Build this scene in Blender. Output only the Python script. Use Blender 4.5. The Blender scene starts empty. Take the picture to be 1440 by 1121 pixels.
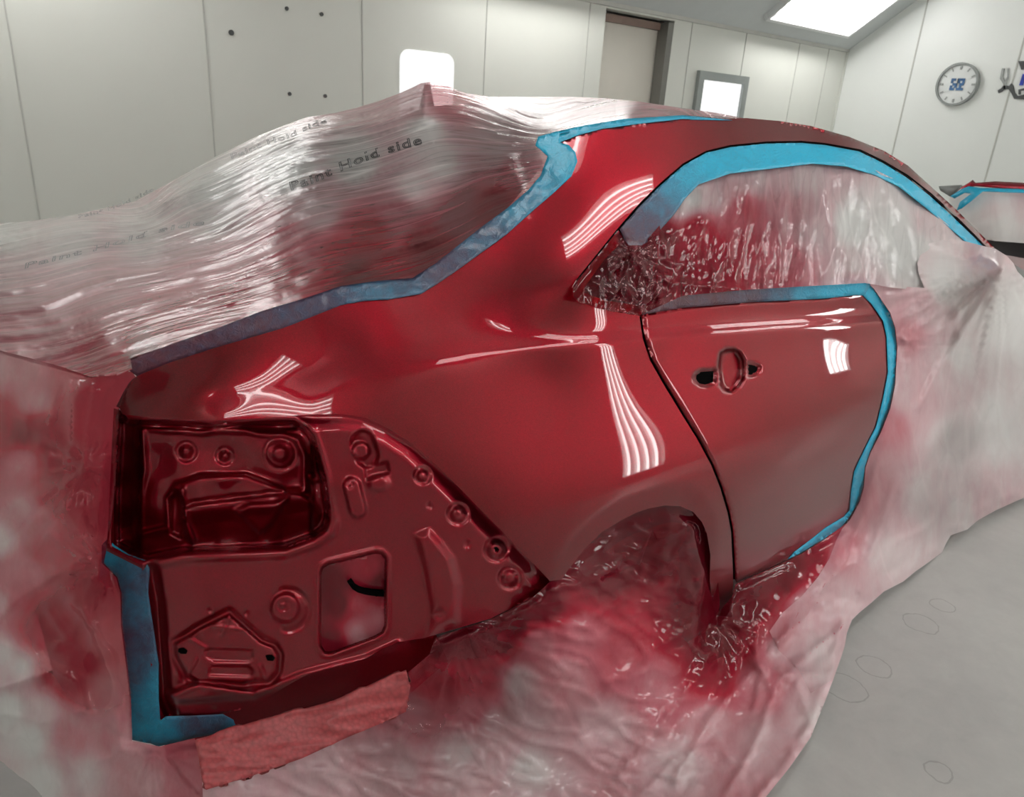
import bpy, math, random
import numpy as np
from mathutils import Vector, Matrix
from mathutils.geometry import delaunay_2d_cdt
#CORE
# ---------------------------------------------------------------- camera (metres; x = car forward, y = across, z = up)
FPX = 1040.0
PITCH, ROLL, HEAD = math.radians(20.9), math.radians(3.73), math.radians(51)
CAM = np.array([0, 0, 1.40])
Fh = np.array([math.cos(HEAD), math.sin(HEAD), 0]); Rh = np.array([math.sin(HEAD), -math.cos(HEAD), 0]); ZZ = np.array([0, 0, 1.0])
FW = math.cos(PITCH) * Fh - math.sin(PITCH) * ZZ
UP = math.sin(PITCH) * Fh + math.cos(PITCH) * ZZ
RX = Rh * math.cos(ROLL) + UP * math.sin(ROLL)
UY = UP * math.cos(ROLL) - Rh * math.sin(ROLL)


def ray(px, py):
    px = np.asarray(px, float); py = np.asarray(py, float)
    return FW * FPX + (px[..., None] - 720) * RX - (py[..., None] - 560.5) * UY


def on(px, py, ax, v):
    d = ray(px, py); i = 'xyz'.index(ax)
    return CAM + d * ((v - CAM[i]) / d[..., i])[..., None]


def tpar(px, py, ax, v):
    d = ray(px, py); i = 'xyz'.index(ax)
    return float((v - CAM[i]) / d[i])


class TPS:
    """thin plate spline through scattered values"""
    def __init__(s, pts, vals, lam=0.0):
        s.p = np.array(pts, float) / 1000.0
        n = len(s.p)
        K = s.U(s.p[:, None, :] - s.p[None, :, :]) + lam * np.eye(n)
        P = np.hstack([np.ones((n, 1)), s.p])
        A = np.zeros((n + 3, n + 3)); A[:n, :n] = K; A[:n, n:] = P; A[n:, :n] = P.T
        b = np.zeros(n + 3); b[:n] = vals
        s.c = np.linalg.solve(A, b)

    @staticmethod
    def U(d):
        r2 = (d ** 2).sum(-1)
        return 0.5 * r2 * np.log(r2 + 1e-12)

    def __call__(s, px, py):
        q = np.stack([np.asarray(px, float), np.asarray(py, float)], -1) / 1000.0
        out = np.empty(len(q))
        for i in range(0, len(q), 4000):
            qq = q[i:i + 4000]
            out[i:i + 4000] = s.U(qq[:, None, :] - s.p[None]) @ s.c[:-3] + s.c[-3] + qq @ s.c[-2:]
        return out


class Surf:
    """smooth surface through anchors (px, py, axis, value): 1/t is affine over a plane, so planes stay planes"""
    def __init__(s, anchors, lam=1e-5):
        s.f = TPS([(a[0], a[1]) for a in anchors], [1 / tpar(a[0], a[1], a[2], a[3]) for a in anchors], lam)

    def __call__(s, px, py):
        return 1 / s.f(px, py)


def P3(px, py, t):
    return CAM + ray(px, py) * np.asarray(t)[..., None]


def perlin(x, y, seed=0):
    xi = np.floor(x).astype(np.int64); yi = np.floor(y).astype(np.int64)
    xf = x - xi; yf = y - yi
    def g(ix, iy, dx, dy):
        h = (ix * 374761393 + iy * 668265263 + seed * 974634777) & 0xffffffff
        h = ((h ^ (h >> 13)) * 1274126177) & 0xffffffff
        a = ((h ^ (h >> 16)) & 0xffff) / 65536.0 * 2 * np.pi
        return np.cos(a) * dx + np.sin(a) * dy
    u = xf * xf * xf * (xf * (xf * 6 - 15) + 10); v = yf * yf * yf * (yf * (yf * 6 - 15) + 10)
    a = g(xi, yi, xf, yf); b = g(xi + 1, yi, xf - 1, yf); c = g(xi, yi + 1, xf, yf - 1); d = g(xi + 1, yi + 1, xf - 1, yf - 1)
    return (a + (b - a) * u) * (1 - v) + (c + (d - c) * u) * v


def ridge(x, y, seed=0):
    return 1 - np.minimum(1, np.abs(perlin(x, y, seed)) * 2.6)


def sdf(px, py, poly):
    """signed pixel distance to a polygon, negative inside"""
    P = np.array(poly, float); Q = np.roll(P, -1, 0)
    d = np.full(len(px), 1e9); ins = np.zeros(len(px), bool)
    for a, b in zip(P, Q):
        e = b - a; wx = px - a[0]; wy = py - a[1]
        t = np.clip((wx * e[0] + wy * e[1]) / (e @ e + 1e-9), 0, 1)
        d = np.minimum(d, np.hypot(wx - e[0] * t, wy - e[1] * t))
        c = ((a[1] > py) != (b[1] > py))
        with np.errstate(divide='ignore', invalid='ignore'):
            xx = (b[0] - a[0]) * (py - a[1]) / (b[1] - a[1] + 1e-12) + a[0]
        ins ^= (c & (px < xx))
    return np.where(ins, -d, d)


def line_d(px, py, pts):
    d = np.full(len(px), 1e9)
    for a, b in zip(pts[:-1], pts[1:]):
        a = np.array(a, float); b = np.array(b, float); e = b - a
        wx = px - a[0]; wy = py - a[1]
        t = np.clip((wx * e[0] + wy * e[1]) / (e @ e + 1e-9), 0, 1)
        d = np.minimum(d, np.hypot(wx - e[0] * t, wy - e[1] * t))
    return d


def sstep(x, a, b):
    t = np.clip((x - a) / (b - a), 0, 1)
    return t * t * (3 - 2 * t)


def idw(px, py, data, power=3.2):
    D = np.array(data, float)
    out = np.empty(len(px))
    for i in range(0, len(px), 4000):
        d2 = (px[i:i + 4000, None] - D[:, 0]) ** 2 + (py[i:i + 4000, None] - D[:, 1]) ** 2 + 60
        w = d2 ** (-power / 2)
        out[i:i + 4000] = (w @ D[:, 2]) / w.sum(1)
    return out


# ---------------------------------------------------------------- the painted outer skin of the car
def crease_z(x):
    return np.interp(x, [.1, .27, .45, .7, 1.0, 2.07, 2.6], [.965, .985, 1.005, 1.018, 1.004, .925, .89])


def side_y(x, z):
    """lateral position of the car side below the shoulder crease"""
    z = np.maximum(z, .15); x = np.minimum(x, 3.2)
    q = z - .66
    y = .880 + .20 * (.03 * np.log1p(np.exp(np.clip(q / .03, -30, 30)))) + np.where(q > 0, .22 * q ** 2, .30 * q ** 2) + .014 * (x - 1.5) ** 2
    return y + .55 * np.maximum(0, .62 - x) ** 2 + np.interp(x, [.5, .7], [.5, .25]) * np.maximum(0, z - crease_z(x))


BODY_A = [(170, 532, 'y', 1.05), (330, 468, 'y', 1.055), (480, 424, 'y', 1.055), (600, 405, 'y', 1.065), (700, 335, 'y', 1.10), (770, 270, 'y', 1.14),
          (805, 220, 'y', 1.175), (900, 178, 'y', 1.19), (1060, 166, 'y', 1.185), (1140, 177, 'y', 1.18), (1250, 218, 'y', 1.165), (1330, 280, 'y', 1.13), (1380, 333, 'y', 1.095),
          (808, 405, 'y', .98), (1000, 440, 'y', .965), (905, 443, 'y', .967), (1222, 410, 'y', .957), (930, 268, 'y', 1.065), (1050, 208, 'y', 1.12), (1200, 205, 'y', 1.125),
          (1300, 265, 'y', 1.09), (1366, 338, 'y', 1.06), (866, 320, 'y', 1.035), 
          (30, 600, 'y', 1.3), (1440, 420, 'y', .95), (1560, 430, 'y', .98)]
for _p in [(180, 582), (240, 565), (300, 590), (300, 550), (370, 540), (440, 585), (440, 520), (540, 605), (540, 510), (620, 500), (600, 650), (620, 570), (690, 510), (700, 600), (700, 742), (770, 805), (770, 530), (790, 660), (870, 590), (850, 720), (770, 740),
           (940, 500), (950, 600), (930, 690), (1010, 700), (1010, 560), (1015, 800), (1080, 480), (1100, 560), (1090, 640), (1110, 710), (1033, 818), (1170, 470), (1180, 560), (1170, 640), (1190, 738), (1110, 770), (1245, 465), (1240, 560),
           (1215, 650), (1380, 520), (1440, 640), (1320, 640), (1400, 740), (1000, 864), (1560, 560), (900, 820)]:
    _y = .9
    for _ in range(30):
        _q = on(_p[0], _p[1], 'y', _y); _y = .6 * _y + .4 * float(side_y(_q[0], _q[2]))
    BODY_A.append((_p[0], _p[1], 'y', _y))
_body = Surf(BODY_A, 6e-5)


def BODY(px, py):
    px = np.asarray(px, float); py = np.asarray(py, float)
    t = _body(px, py)
    p = P3(px, py, t)
    s = p[:, 2] - crease_z(p[:, 0])
    dy = np.interp(px, [250, 520, 720], [.0, .1, .75]) * .5 * (s + np.sqrt(s * s + .006 ** 2)) * np.exp(-np.maximum(s, 0) / .05) * sstep(px, 150, 260)
    return t * (p[:, 1] + dy) / p[:, 1]
#ENDCORE
# ---------------------------------------------------------------- helpers
SC = bpy.context.scene
COL = SC.collection


def srgb(r, g, b):
    f = lambda c: (c / 255) / 12.92 if c / 255 <= 0.04045 else ((c / 255 + 0.055) / 1.055) ** 2.4
    return (f(r), f(g), f(b), 1)


def tag(o, label=None, cat=None, group=None, kind=None):
    if label: o['label'] = label
    if cat: o['category'] = cat
    if group: o['group'] = group
    if kind: o['kind'] = kind
    return o


def empty(name, loc, label, cat, group=None):
    o = bpy.data.objects.new(name, None); o.empty_display_size = .1
    o.location = loc; COL.objects.link(o)
    return tag(o, label, cat, group)


def link(name, verts, faces, mat, parent=None, smooth=True, world=True):
    """one mesh object; its origin goes to the bottom centre of its verts"""
    V = np.array(verts, float)
    if parent is not None:
        org = np.array(parent_origin(parent))
    else:
        org = np.array([(V[:, 0].min() + V[:, 0].max()) / 2, (V[:, 1].min() + V[:, 1].max()) / 2, V[:, 2].min()])
    me = bpy.data.meshes.new(name)
    me.from_pydata((V - org).tolist(), [], [list(f) for f in faces])
    if mat: me.materials.append(mat)
    if smooth: me.polygons.foreach_set('use_smooth', [True] * len(me.polygons))
    me.update()
    o = bpy.data.objects.new(name, me)
    COL.objects.link(o)
    if parent is not None: o.parent = parent
    else: o.location = org
    return o


def parent_origin(p):
    v = Vector((0, 0, 0))
    while p is not None:
        v = v + p.location; p = p.parent
    return v


def resample(pts, step, closed=True):
    P = [np.array(p, float) for p in pts]
    out = []
    n = len(P)
    for i in range(n if closed else n - 1):
        a, b = P[i], P[(i + 1) % n]
        L = np.hypot(*(b - a)); k = max(1, int(round(L / step)))
        for j in range(k): out.append(a + (b - a) * j / k)
    if not closed: out.append(P[-1])
    return np.array(out)


def chaikin(pts, n=2, closed=True, keep=()):
    P = [tuple(p) for p in pts]
    for _ in range(n):
        Q = []
        m = len(P)
        for i in range(m if closed else m - 1):
            a, b = P[i], P[(i + 1) % m]
            Q.append((a[0] * .75 + b[0] * .25, a[1] * .75 + b[1] * .25)); Q.append((a[0] * .25 + b[0] * .75, a[1] * .25 + b[1] * .75))
        if not closed: Q = [P[0]] + Q + [P[-1]]
        P = Q
    return P


def patch(name, outline, depth, step, mat, parent=None, disp=None, off=0.0, attrs=None, uv=None, thick=None, hole=None, smooth=True, edge_step=None):
    B = resample(outline, edge_step or step)
    n = len(B)
    x0, y0 = B.min(0); x1, y1 = B.max(0)
    gx, gy = np.meshgrid(np.arange(x0, x1, step), np.arange(y0, y1, step * .866))
    gx = gx + (np.arange(gx.shape[0]) % 2)[:, None] * step * .5
    gx = gx.ravel(); gy = gy.ravel()
    s = sdf(gx, gy, outline)
    m = s < -0.45 * step
    HB = []
    if hole is not None:
        HB = resample(hole, edge_step or step)
        m &= sdf(gx, gy, hole) > .45 * step
    pts = [Vector((a, b)) for a, b in B] + [Vector((a, b)) for a, b in HB] + [Vector((a, b)) for a, b in zip(gx[m], gy[m])]
    edges = [(i, (i + 1) % n) for i in range(n)] + [(n + i, n + (i + 1) % len(HB)) for i in range(len(HB))]
    vs, es, fs, *_ = delaunay_2d_cdt(pts, edges, [], 2 if hole is not None else 1, 1e-4, False)
    px = np.array([v[0] for v in vs]); py = np.array([v[1] for v in vs])
    F = np.array([f for f in fs if len(f) == 3], dtype=np.int64)
    cx = px[F].mean(1); cy = py[F].mean(1)
    ok = sdf(cx, cy, outline) < 1e-3
    if hole is not None: ok &= sdf(cx, cy, hole) > 0
    F = F[ok]
    used = np.unique(F); remap = -np.ones(len(px), int); remap[used] = np.arange(len(used))
    F = remap[F]; px = px[used]; py = py[used]
    t = depth(px, py)
    d = ray(px, py); L = np.linalg.norm(d, axis=1)
    o = np.zeros(len(px)) + off
    if disp is not None: o = o + disp(px, py)
    t = t + o / L
    V = CAM + d * t[:, None]
    nrm = np.cross(V[F[:, 1]] - V[F[:, 0]], V[F[:, 2]] - V[F[:, 0]])
    if (nrm * (CAM - V[F[:, 0]])).sum(1).mean() < 0: F = F[:, ::-1]
    ob = link(name, V, F, mat, parent, smooth)
    me = ob.data
    if attrs:
        for k, fn in attrs.items():
            a = me.attributes.new(k, 'FLOAT', 'POINT'); a.data.foreach_set('value', np.asarray(fn(px, py), dtype=np.float32))
    uvl = me.uv_layers.new(name='flow')
    if uv is None: U, W = px / 100, py / 100
    else: U, W = uv(px, py)
    li = np.empty(len(me.loops), dtype=np.int32); me.loops.foreach_get('vertex_index', li)
    uvl.data.foreach_set('uv', np.stack([U[li], W[li]], 1).astype(np.float32).ravel())
    if thick:
        md = ob.modifiers.new('thickness', 'SOLIDIFY'); md.thickness = thick; md.offset = -1
    return ob


def ribbon_outline(pts, w, smooth=1):
    P = np.array(chaikin(pts, smooth, closed=False) if smooth else pts, float)
    T = np.gradient(P, axis=0); T /= np.linalg.norm(T, axis=1)[:, None] + 1e-9
    N = np.stack([-T[:, 1], T[:, 0]], 1)
    W = np.interp(np.linspace(0, 1, len(P)), np.linspace(0, 1, len(np.atleast_1d(w))), np.atleast_1d(w)) if np.ndim(w) else np.full(len(P), w)
    a = P + N * W[:, None] / 2; b = P - N * W[:, None] / 2
    return [tuple(p) for p in a] + [tuple(p) for p in b[::-1]]


def box_vf(c, s):
    c = np.array(c); s = np.array(s) / 2
    V = [c + s * np.array(q) for q in [(-1, -1, -1), (1, -1, -1), (1, 1, -1), (-1, 1, -1), (-1, -1, 1), (1, -1, 1), (1, 1, 1), (-1, 1, 1)]]
    return V, [(0, 3, 2, 1), (4, 5, 6, 7), (0, 1, 5, 4), (1, 2, 6, 5), (2, 3, 7, 6), (3, 0, 4, 7)]


class MB:
    def __init__(s): s.v = []; s.f = []
    def add(s, V, F):
        k = len(s.v); s.v += [tuple(p) for p in V]; s.f += [tuple(i + k for i in f) for f in F]; return s
    def box(s, c, sz): return s.add(*box_vf(c, sz))
    def obox(s, c, ax, sz):
        """box with its own axes"""
        V, F = box_vf((0, 0, 0), sz)
        A = np.array(ax)
        return s.add([np.array(c) + v @ A for v in V], F)
    def tube(s, p, q, r, n=12, r2=None):
        p = np.array(p, float); q = np.array(q, float); d = q - p; d /= np.linalg.norm(d)
        a = np.cross(d, (0, 0, 1) if abs(d[2]) < .9 else (1, 0, 0)); a /= np.linalg.norm(a); b = np.cross(d, a)
        r2 = r if r2 is None else r2
        V = [p + (a * math.cos(2 * math.pi * i / n) + b * math.sin(2 * math.pi * i / n)) * r for i in range(n)] + \
            [q + (a * math.cos(2 * math.pi * i / n) + b * math.sin(2 * math.pi * i / n)) * r2 for i in range(n)]
        F = [(i, (i + 1) % n, n + (i + 1) % n, n + i) for i in range(n)] + [tuple(range(n))[::-1], tuple(range(n, 2 * n))]
        return s.add(V, F)
    def build(s, name, mat, parent=None, smooth=False):
        return link(name, s.v, s.f, mat, parent, smooth)


# ---------------------------------------------------------------- materials
def newmat(name):
    m = bpy.data.materials.new(name); m.use_nodes = True
    nt = m.node_tree; nt.nodes.clear()
    out = nt.nodes.new('ShaderNodeOutputMaterial')
    return m, nt, out


def principled(nt, color=(.5, .5, .5, 1), rough=.5, metal=0.0, coat=0.0, coat_rough=.03, spec=.5):
    b = nt.nodes.new('ShaderNodeBsdfPrincipled')
    b.inputs['Base Color'].default_value = color; b.inputs['Roughness'].default_value = rough; b.inputs['Metallic'].default_value = metal
    b.inputs['Coat Weight'].default_value = coat; b.inputs['Coat Roughness'].default_value = coat_rough
    b.inputs['Specular IOR Level'].default_value = spec
    return b


def noise(nt, scale, detail=4, rough=.55, vec=None, dist=0.0):
    n = nt.nodes.new('ShaderNodeTexNoise'); n.inputs['Scale'].default_value = scale; n.inputs['Detail'].default_value = detail
    n.inputs['Roughness'].default_value = rough; n.inputs['Distortion'].default_value = dist
    if vec is not None: nt.links.new(vec, n.inputs['Vector'])
    return n


def mathn(nt, op, a, b=None, clamp=False):
    n = nt.nodes.new('ShaderNodeMath'); n.operation = op; n.use_clamp = clamp
    for i, v in enumerate((a, b)):
        if v is None: continue
        if isinstance(v, (int, float)): n.inputs[i].default_value = v
        else: nt.links.new(v, n.inputs[i])
    return n.outputs[0]


def ramp(nt, fac, stops):
    r = nt.nodes.new('ShaderNodeValToRGB'); nt.links.new(fac, r.inputs[0])
    e = r.color_ramp.elements
    while len(e) < len(stops): e.new(.5)
    for k, (p, c) in enumerate(stops): e[k].position = p; e[k].color = c if len(c) == 4 else (*c, 1)
    return r.outputs[0]


def mixc(nt, fac, a, b):
    n = nt.nodes.new('ShaderNodeMix'); n.data_type = 'RGBA'
    for i, v in ((0, fac), (6, a), (7, b)):
        if isinstance(v, (int, float)): n.inputs[i].default_value = v
        elif isinstance(v, tuple): n.inputs[i].default_value = v
        else: nt.links.new(v, n.inputs[i])
    return n.outputs[2]


def attr(nt, name):
    a = nt.nodes.new('ShaderNodeAttribute'); a.attribute_name = name
    return a.outputs['Fac']


def mat_simple(name, color, rough=.5, metal=0.0, coat=0.0, spec=.5, vary=.06, nscale=6, bump=0.0, bscale=60):
    m, nt, out = newmat(name)
    b = principled(nt, color, rough, metal, coat, spec=spec)
    tc = nt.nodes.new('ShaderNodeTexCoord')
    n = noise(nt, nscale, 4, vec=tc.outputs['Object'])
    dark = tuple(c * (1 - vary) for c in color[:3]) + (1,); lite = tuple(min(1, c * (1 + vary)) for c in color[:3]) + (1,)
    nt.links.new(ramp(nt, n.outputs['Fac'], [(.3, dark), (.7, lite)]), b.inputs['Base Color'])
    if bump:
        n2 = noise(nt, bscale, 3, vec=tc.outputs['Object'])
        bp = nt.nodes.new('ShaderNodeBump'); bp.inputs['Strength'].default_value = bump; bp.inputs['Distance'].default_value = .002
        nt.links.new(n2.outputs['Fac'], bp.inputs['Height']); nt.links.new(bp.outputs[0], b.inputs['Normal'])
    nt.links.new(b.outputs[0], out.inputs[0])
    return m


def mat_emit(name, color, strength):
    m, nt, out = newmat(name)
    e = nt.nodes.new('ShaderNodeEmission'); e.inputs[0].default_value = color; e.inputs[1].default_value = strength
    nt.links.new(e.outputs[0], out.inputs[0]); return m


def mat_paint(name, base=(.185, .0022, .0085, 1), rough=.38, metal=1.0, flake=.35):
    """candy red metallic under clear coat"""
    m, nt, out = newmat(name)
    b = principled(nt, base, rough, metal, .85, .012, spec=.3)
    tc = nt.nodes.new('ShaderNodeTexCoord')
    n = noise(nt, 900, 1, vec=tc.outputs['Object'])
    lite = tuple(c * (1 + flake) for c in base[:3]) + (1,); dark = tuple(c * (1 - flake) for c in base[:3]) + (1,)
    nt.links.new(ramp(nt, n.outputs['Fac'], [(.3, dark), (.7, lite)]), b.inputs['Base Color'])
    nt.links.new(b.outputs[0], out.inputs[0])
    return m


def mat_film(name, su, sv, base=srgb(240, 239, 237), a0=.5, a1=.92, streak=.6, crum=.5, rough=.12, trans=.3, lines=1.0, gloss=1.0, bdist=.012):
    """masking film: haze + overspray pigment + creases along the flow uv, glossy on top"""
    m, nt, out = newmat(name)
    uvn = nt.nodes.new('ShaderNodeUVMap'); uvn.uv_map = 'flow'
    mp = nt.nodes.new('ShaderNodeMapping'); mp.inputs['Scale'].default_value = (su, sv, 1)
    nt.links.new(uvn.outputs[0], mp.inputs[0])

    def rid(scale, det, vec, dist):
        n = noise(nt, scale, det, .5, vec, dist)
        return mathn(nt, 'ABSOLUTE', mathn(nt, 'SUBTRACT', n.outputs['Fac'], .5))
    r1 = rid(1.0, 1.0, mp.outputs[0], .3); r2 = rid(2.7, 1.5, mp.outputs[0], .5); wob = nt.nodes.new('ShaderNodeVectorMath'); wob.operation = 'SCALE'; wob.inputs['Scale'].default_value = .35
    nz = noise(nt, 1.6, 2, .5, uvn.outputs[0]); nt.links.new(nz.outputs['Color'], wob.inputs[0])
    wad = nt.nodes.new('ShaderNodeVectorMath'); wad.operation = 'ADD'; nt.links.new(uvn.outputs[0], wad.inputs[0]); nt.links.new(wob.outputs[0], wad.inputs[1])

    def vor(scale):
        v_ = nt.nodes.new('ShaderNodeTexVoronoi'); v_.inputs['Scale'].default_value = scale; nt.links.new(wad.outputs[0], v_.inputs['Vector'])
        return v_.outputs['Distance']
    r3 = vor(2.6); r4 = vor(7.0)
    h = mathn(nt, 'ADD', mathn(nt, 'MULTIPLY', mathn(nt, 'ADD', r1, mathn(nt, 'MULTIPLY', r2, .4)), streak), mathn(nt, 'MULTIPLY', mathn(nt, 'ADD', r3, mathn(nt, 'MULTIPLY', r4, .35)), crum))
    calm = noise(nt, 1.1, 2, .5, uvn.outputs[0], .4)
    h = mathn(nt, 'MULTIPLY', h, mathn(nt, 'ADD', .12, mathn(nt, 'MULTIPLY', mathn(nt, 'SUBTRACT', calm.outputs['Fac'], .36), 3.6, True)))
    bp = nt.nodes.new('ShaderNodeBump'); bp.inputs['Strength'].default_value = 1.0; bp.inputs['Distance'].default_value = bdist
    nt.links.new(h, bp.inputs['Height'])
    paint = attr(nt, 'paint')
    mott = noise(nt, 2.2, 6, .65, mp.outputs[0], .3)
    pf = mathn(nt, 'ADD', mathn(nt, 'MULTIPLY', paint, 1.18), mathn(nt, 'MULTIPLY', mathn(nt, 'SUBTRACT', mott.outputs['Fac'], .5), .28), True)
    pf = mathn(nt, 'MULTIPLY', pf, mathn(nt, 'MULTIPLY', paint, 8.0, True))
    col = ramp(nt, pf, [(0, base), (.2, (.74, .50, .53)), (.45, (.58, .17, .21)), (.7, (.42, .022, .045)), (1, (.16, .005, .014))])
    df = nt.nodes.new('ShaderNodeBsdfDiffuse'); nt.links.new(col, df.inputs[0]); nt.links.new(bp.outputs[0], df.inputs['Normal'])
    tl = nt.nodes.new('ShaderNodeBsdfTranslucent'); nt.links.new(col, tl.inputs[0]); nt.links.new(bp.outputs[0], tl.inputs[1])
    mx = nt.nodes.new('ShaderNodeMixShader'); mx.inputs[0].default_value = trans
    nt.links.new(df.outputs[0], mx.inputs[1]); nt.links.new(tl.outputs[0], mx.inputs[2])
    tr = nt.nodes.new('ShaderNodeBsdfTransparent'); nt.links.new(mixc(nt, pf, (.93, .94, .93, 1), (.7, .08, .12, 1)), tr.inputs[0])
    al = mathn(nt, 'ADD', mathn(nt, 'SUBTRACT', a0, mathn(nt, 'MULTIPLY', attr(nt, 'clear'), 1.0)), mathn(nt, 'MULTIPLY', paint, a1 - a0))
    th = mathn(nt, 'SUBTRACT', 1.0, mathn(nt, 'MULTIPLY', r2, 22.0, True))
    th1 = mathn(nt, 'SUBTRACT', 1.0, mathn(nt, 'MULTIPLY', r1, 30.0, True))
    al = mathn(nt, 'ADD', al, mathn(nt, 'MULTIPLY', mathn(nt, 'ADD', mathn(nt, 'MULTIPLY', th, -.25), mathn(nt, 'MULTIPLY', th1, .4)), lines), True)
    m2 = nt.nodes.new('ShaderNodeMixShader'); nt.links.new(al, m2.inputs[0]); nt.links.new(tr.outputs[0], m2.inputs[1]); nt.links.new(mx.outputs[0], m2.inputs[2])
    gl = nt.nodes.new('ShaderNodeBsdfGlossy'); gl.inputs['Roughness'].default_value = rough; gl.inputs['Color'].default_value = (1, 1, 1, 1); nt.links.new(bp.outputs[0], gl.inputs['Normal'])
    fr = nt.nodes.new('ShaderNodeFresnel'); fr.inputs['IOR'].default_value = 1.5; nt.links.new(bp.outputs[0], fr.inputs['Normal'])
    m3 = nt.nodes.new('ShaderNodeMixShader'); nt.links.new(mathn(nt, 'MULTIPLY', fr.outputs[0], mathn(nt, 'MULTIPLY', mathn(nt, 'ADD', mathn(nt, 'MULTIPLY', paint, .1), .5), gloss), True), m3.inputs[0]); nt.links.new(m2.outputs[0], m3.inputs[1]); nt.links.new(gl.outputs[0], m3.inputs[2])
    nt.links.new(m3.outputs[0], out.inputs[0])
    return m


def mat_tape(name):
    m, nt, out = newmat(name)
    b = principled(nt, rough=.42, spec=.4, coat=.25, coat_rough=.15)
    uvn = nt.nodes.new('ShaderNodeUVMap'); uvn.uv_map = 'flow'
    n = noise(nt, 6, 5, .65, uvn.outputs[0], .5)
    paint = attr(nt, 'paint')
    pf = mathn(nt, 'ADD', paint, mathn(nt, 'MULTIPLY', mathn(nt, 'SUBTRACT', n.outputs['Fac'], .5), .5), True)
    col = ramp(nt, pf, [(0, srgb(22, 168, 205)), (.4, srgb(40, 120, 152)), (.75, srgb(60, 62, 88)), (1, srgb(80, 34, 50))])
    nt.links.new(col, b.inputs['Base Color'])
    r = mathn(nt, 'ABSOLUTE', mathn(nt, 'SUBTRACT', noise(nt, 9, 4, .6, uvn.outputs[0], 1.0).outputs['Fac'], .5))
    bp = nt.nodes.new('ShaderNodeBump'); bp.inputs['Strength'].default_value = .6; bp.inputs['Distance'].default_value = .006
    nt.links.new(r, bp.inputs['Height']); nt.links.new(bp.outputs[0], b.inputs['Normal'])
    nt.links.new(b.outputs[0], out.inputs[0])
    return m


M_PAINT = mat_paint('candy_red_paint')
M_INNER = mat_paint('deep_red_paint', (.27, .005, .017, 1), .46, 1.0, .25)
M_TAPE = mat_tape('blue_masking_tape')
M_BLACK = mat_simple('black_gap_rubber', (.0012, .001, .001, 1), .8, spec=.03)
M_GLASS = mat_simple('dark_tinted_glass', (.018, .012, .013, 1), .06, coat=.6)
M_WALL = mat_simple('white_booth_panel', srgb(212, 214, 207), .38, vary=.03, nscale=1.2)
M_WALL_LIT = mat_simple('lit_white_booth_panel', srgb(238, 241, 238), .38, vary=.02, nscale=1.2)  # booth panel made whiter: the end wall's stronger light put in its colour
M_SEAM = mat_simple('panel_seam_grey', srgb(188, 189, 183), .5)
M_DARK = mat_simple('dark_gap', (.03, .03, .03, 1), .6)
M_BEIGE = mat_simple('beige_door_leaf', srgb(208, 204, 194), .45, vary=.04, nscale=1.5)
M_HIP = mat_simple('pale_grey_hip_panel', srgb(196, 201, 201), .45, vary=.02)
M_CEIL = mat_simple('white_filter_ceiling', srgb(222, 224, 220), .9)
M_TUBE = mat_emit('fluorescent_tube_glow', (1, .985, .96, 1), 56)
M_REFL = mat_simple('fixture_reflector', (.85, .85, .85, 1), .35)
M_LITWIN = mat_emit('lit_window_glow', (1, 1, .99, 1), 3.2)
M_STEEL = mat_simple('brushed_frame', srgb(150, 155, 153), .35, .6)
M_WHITEP = mat_simple('white_plastic', srgb(225, 228, 227), .4)
M_GREYP = mat_simple('grey_rim_plastic', srgb(128, 132, 130), .4)
M_BLUE = mat_simple('blue_print', srgb(38, 84, 128), .5)
M_NAVY = mat_simple('royal_blue_print', srgb(18, 45, 150), .5)
M_CHAR = mat_simple('charcoal_print', srgb(62, 64, 64), .5)
M_MID = mat_simple('mid_grey_print', srgb(150, 153, 151), .5)
M_INK = mat_simple('black_film_ink', (.015, .015, .018, 1), .5)
M_TYRE = mat_simple('tyre_rubber', (.02, .02, .02, 1), .7)
M_ALLOY = mat_simple('alloy_rim', (.45, .45, .46, 1), .3, .9)


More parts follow.
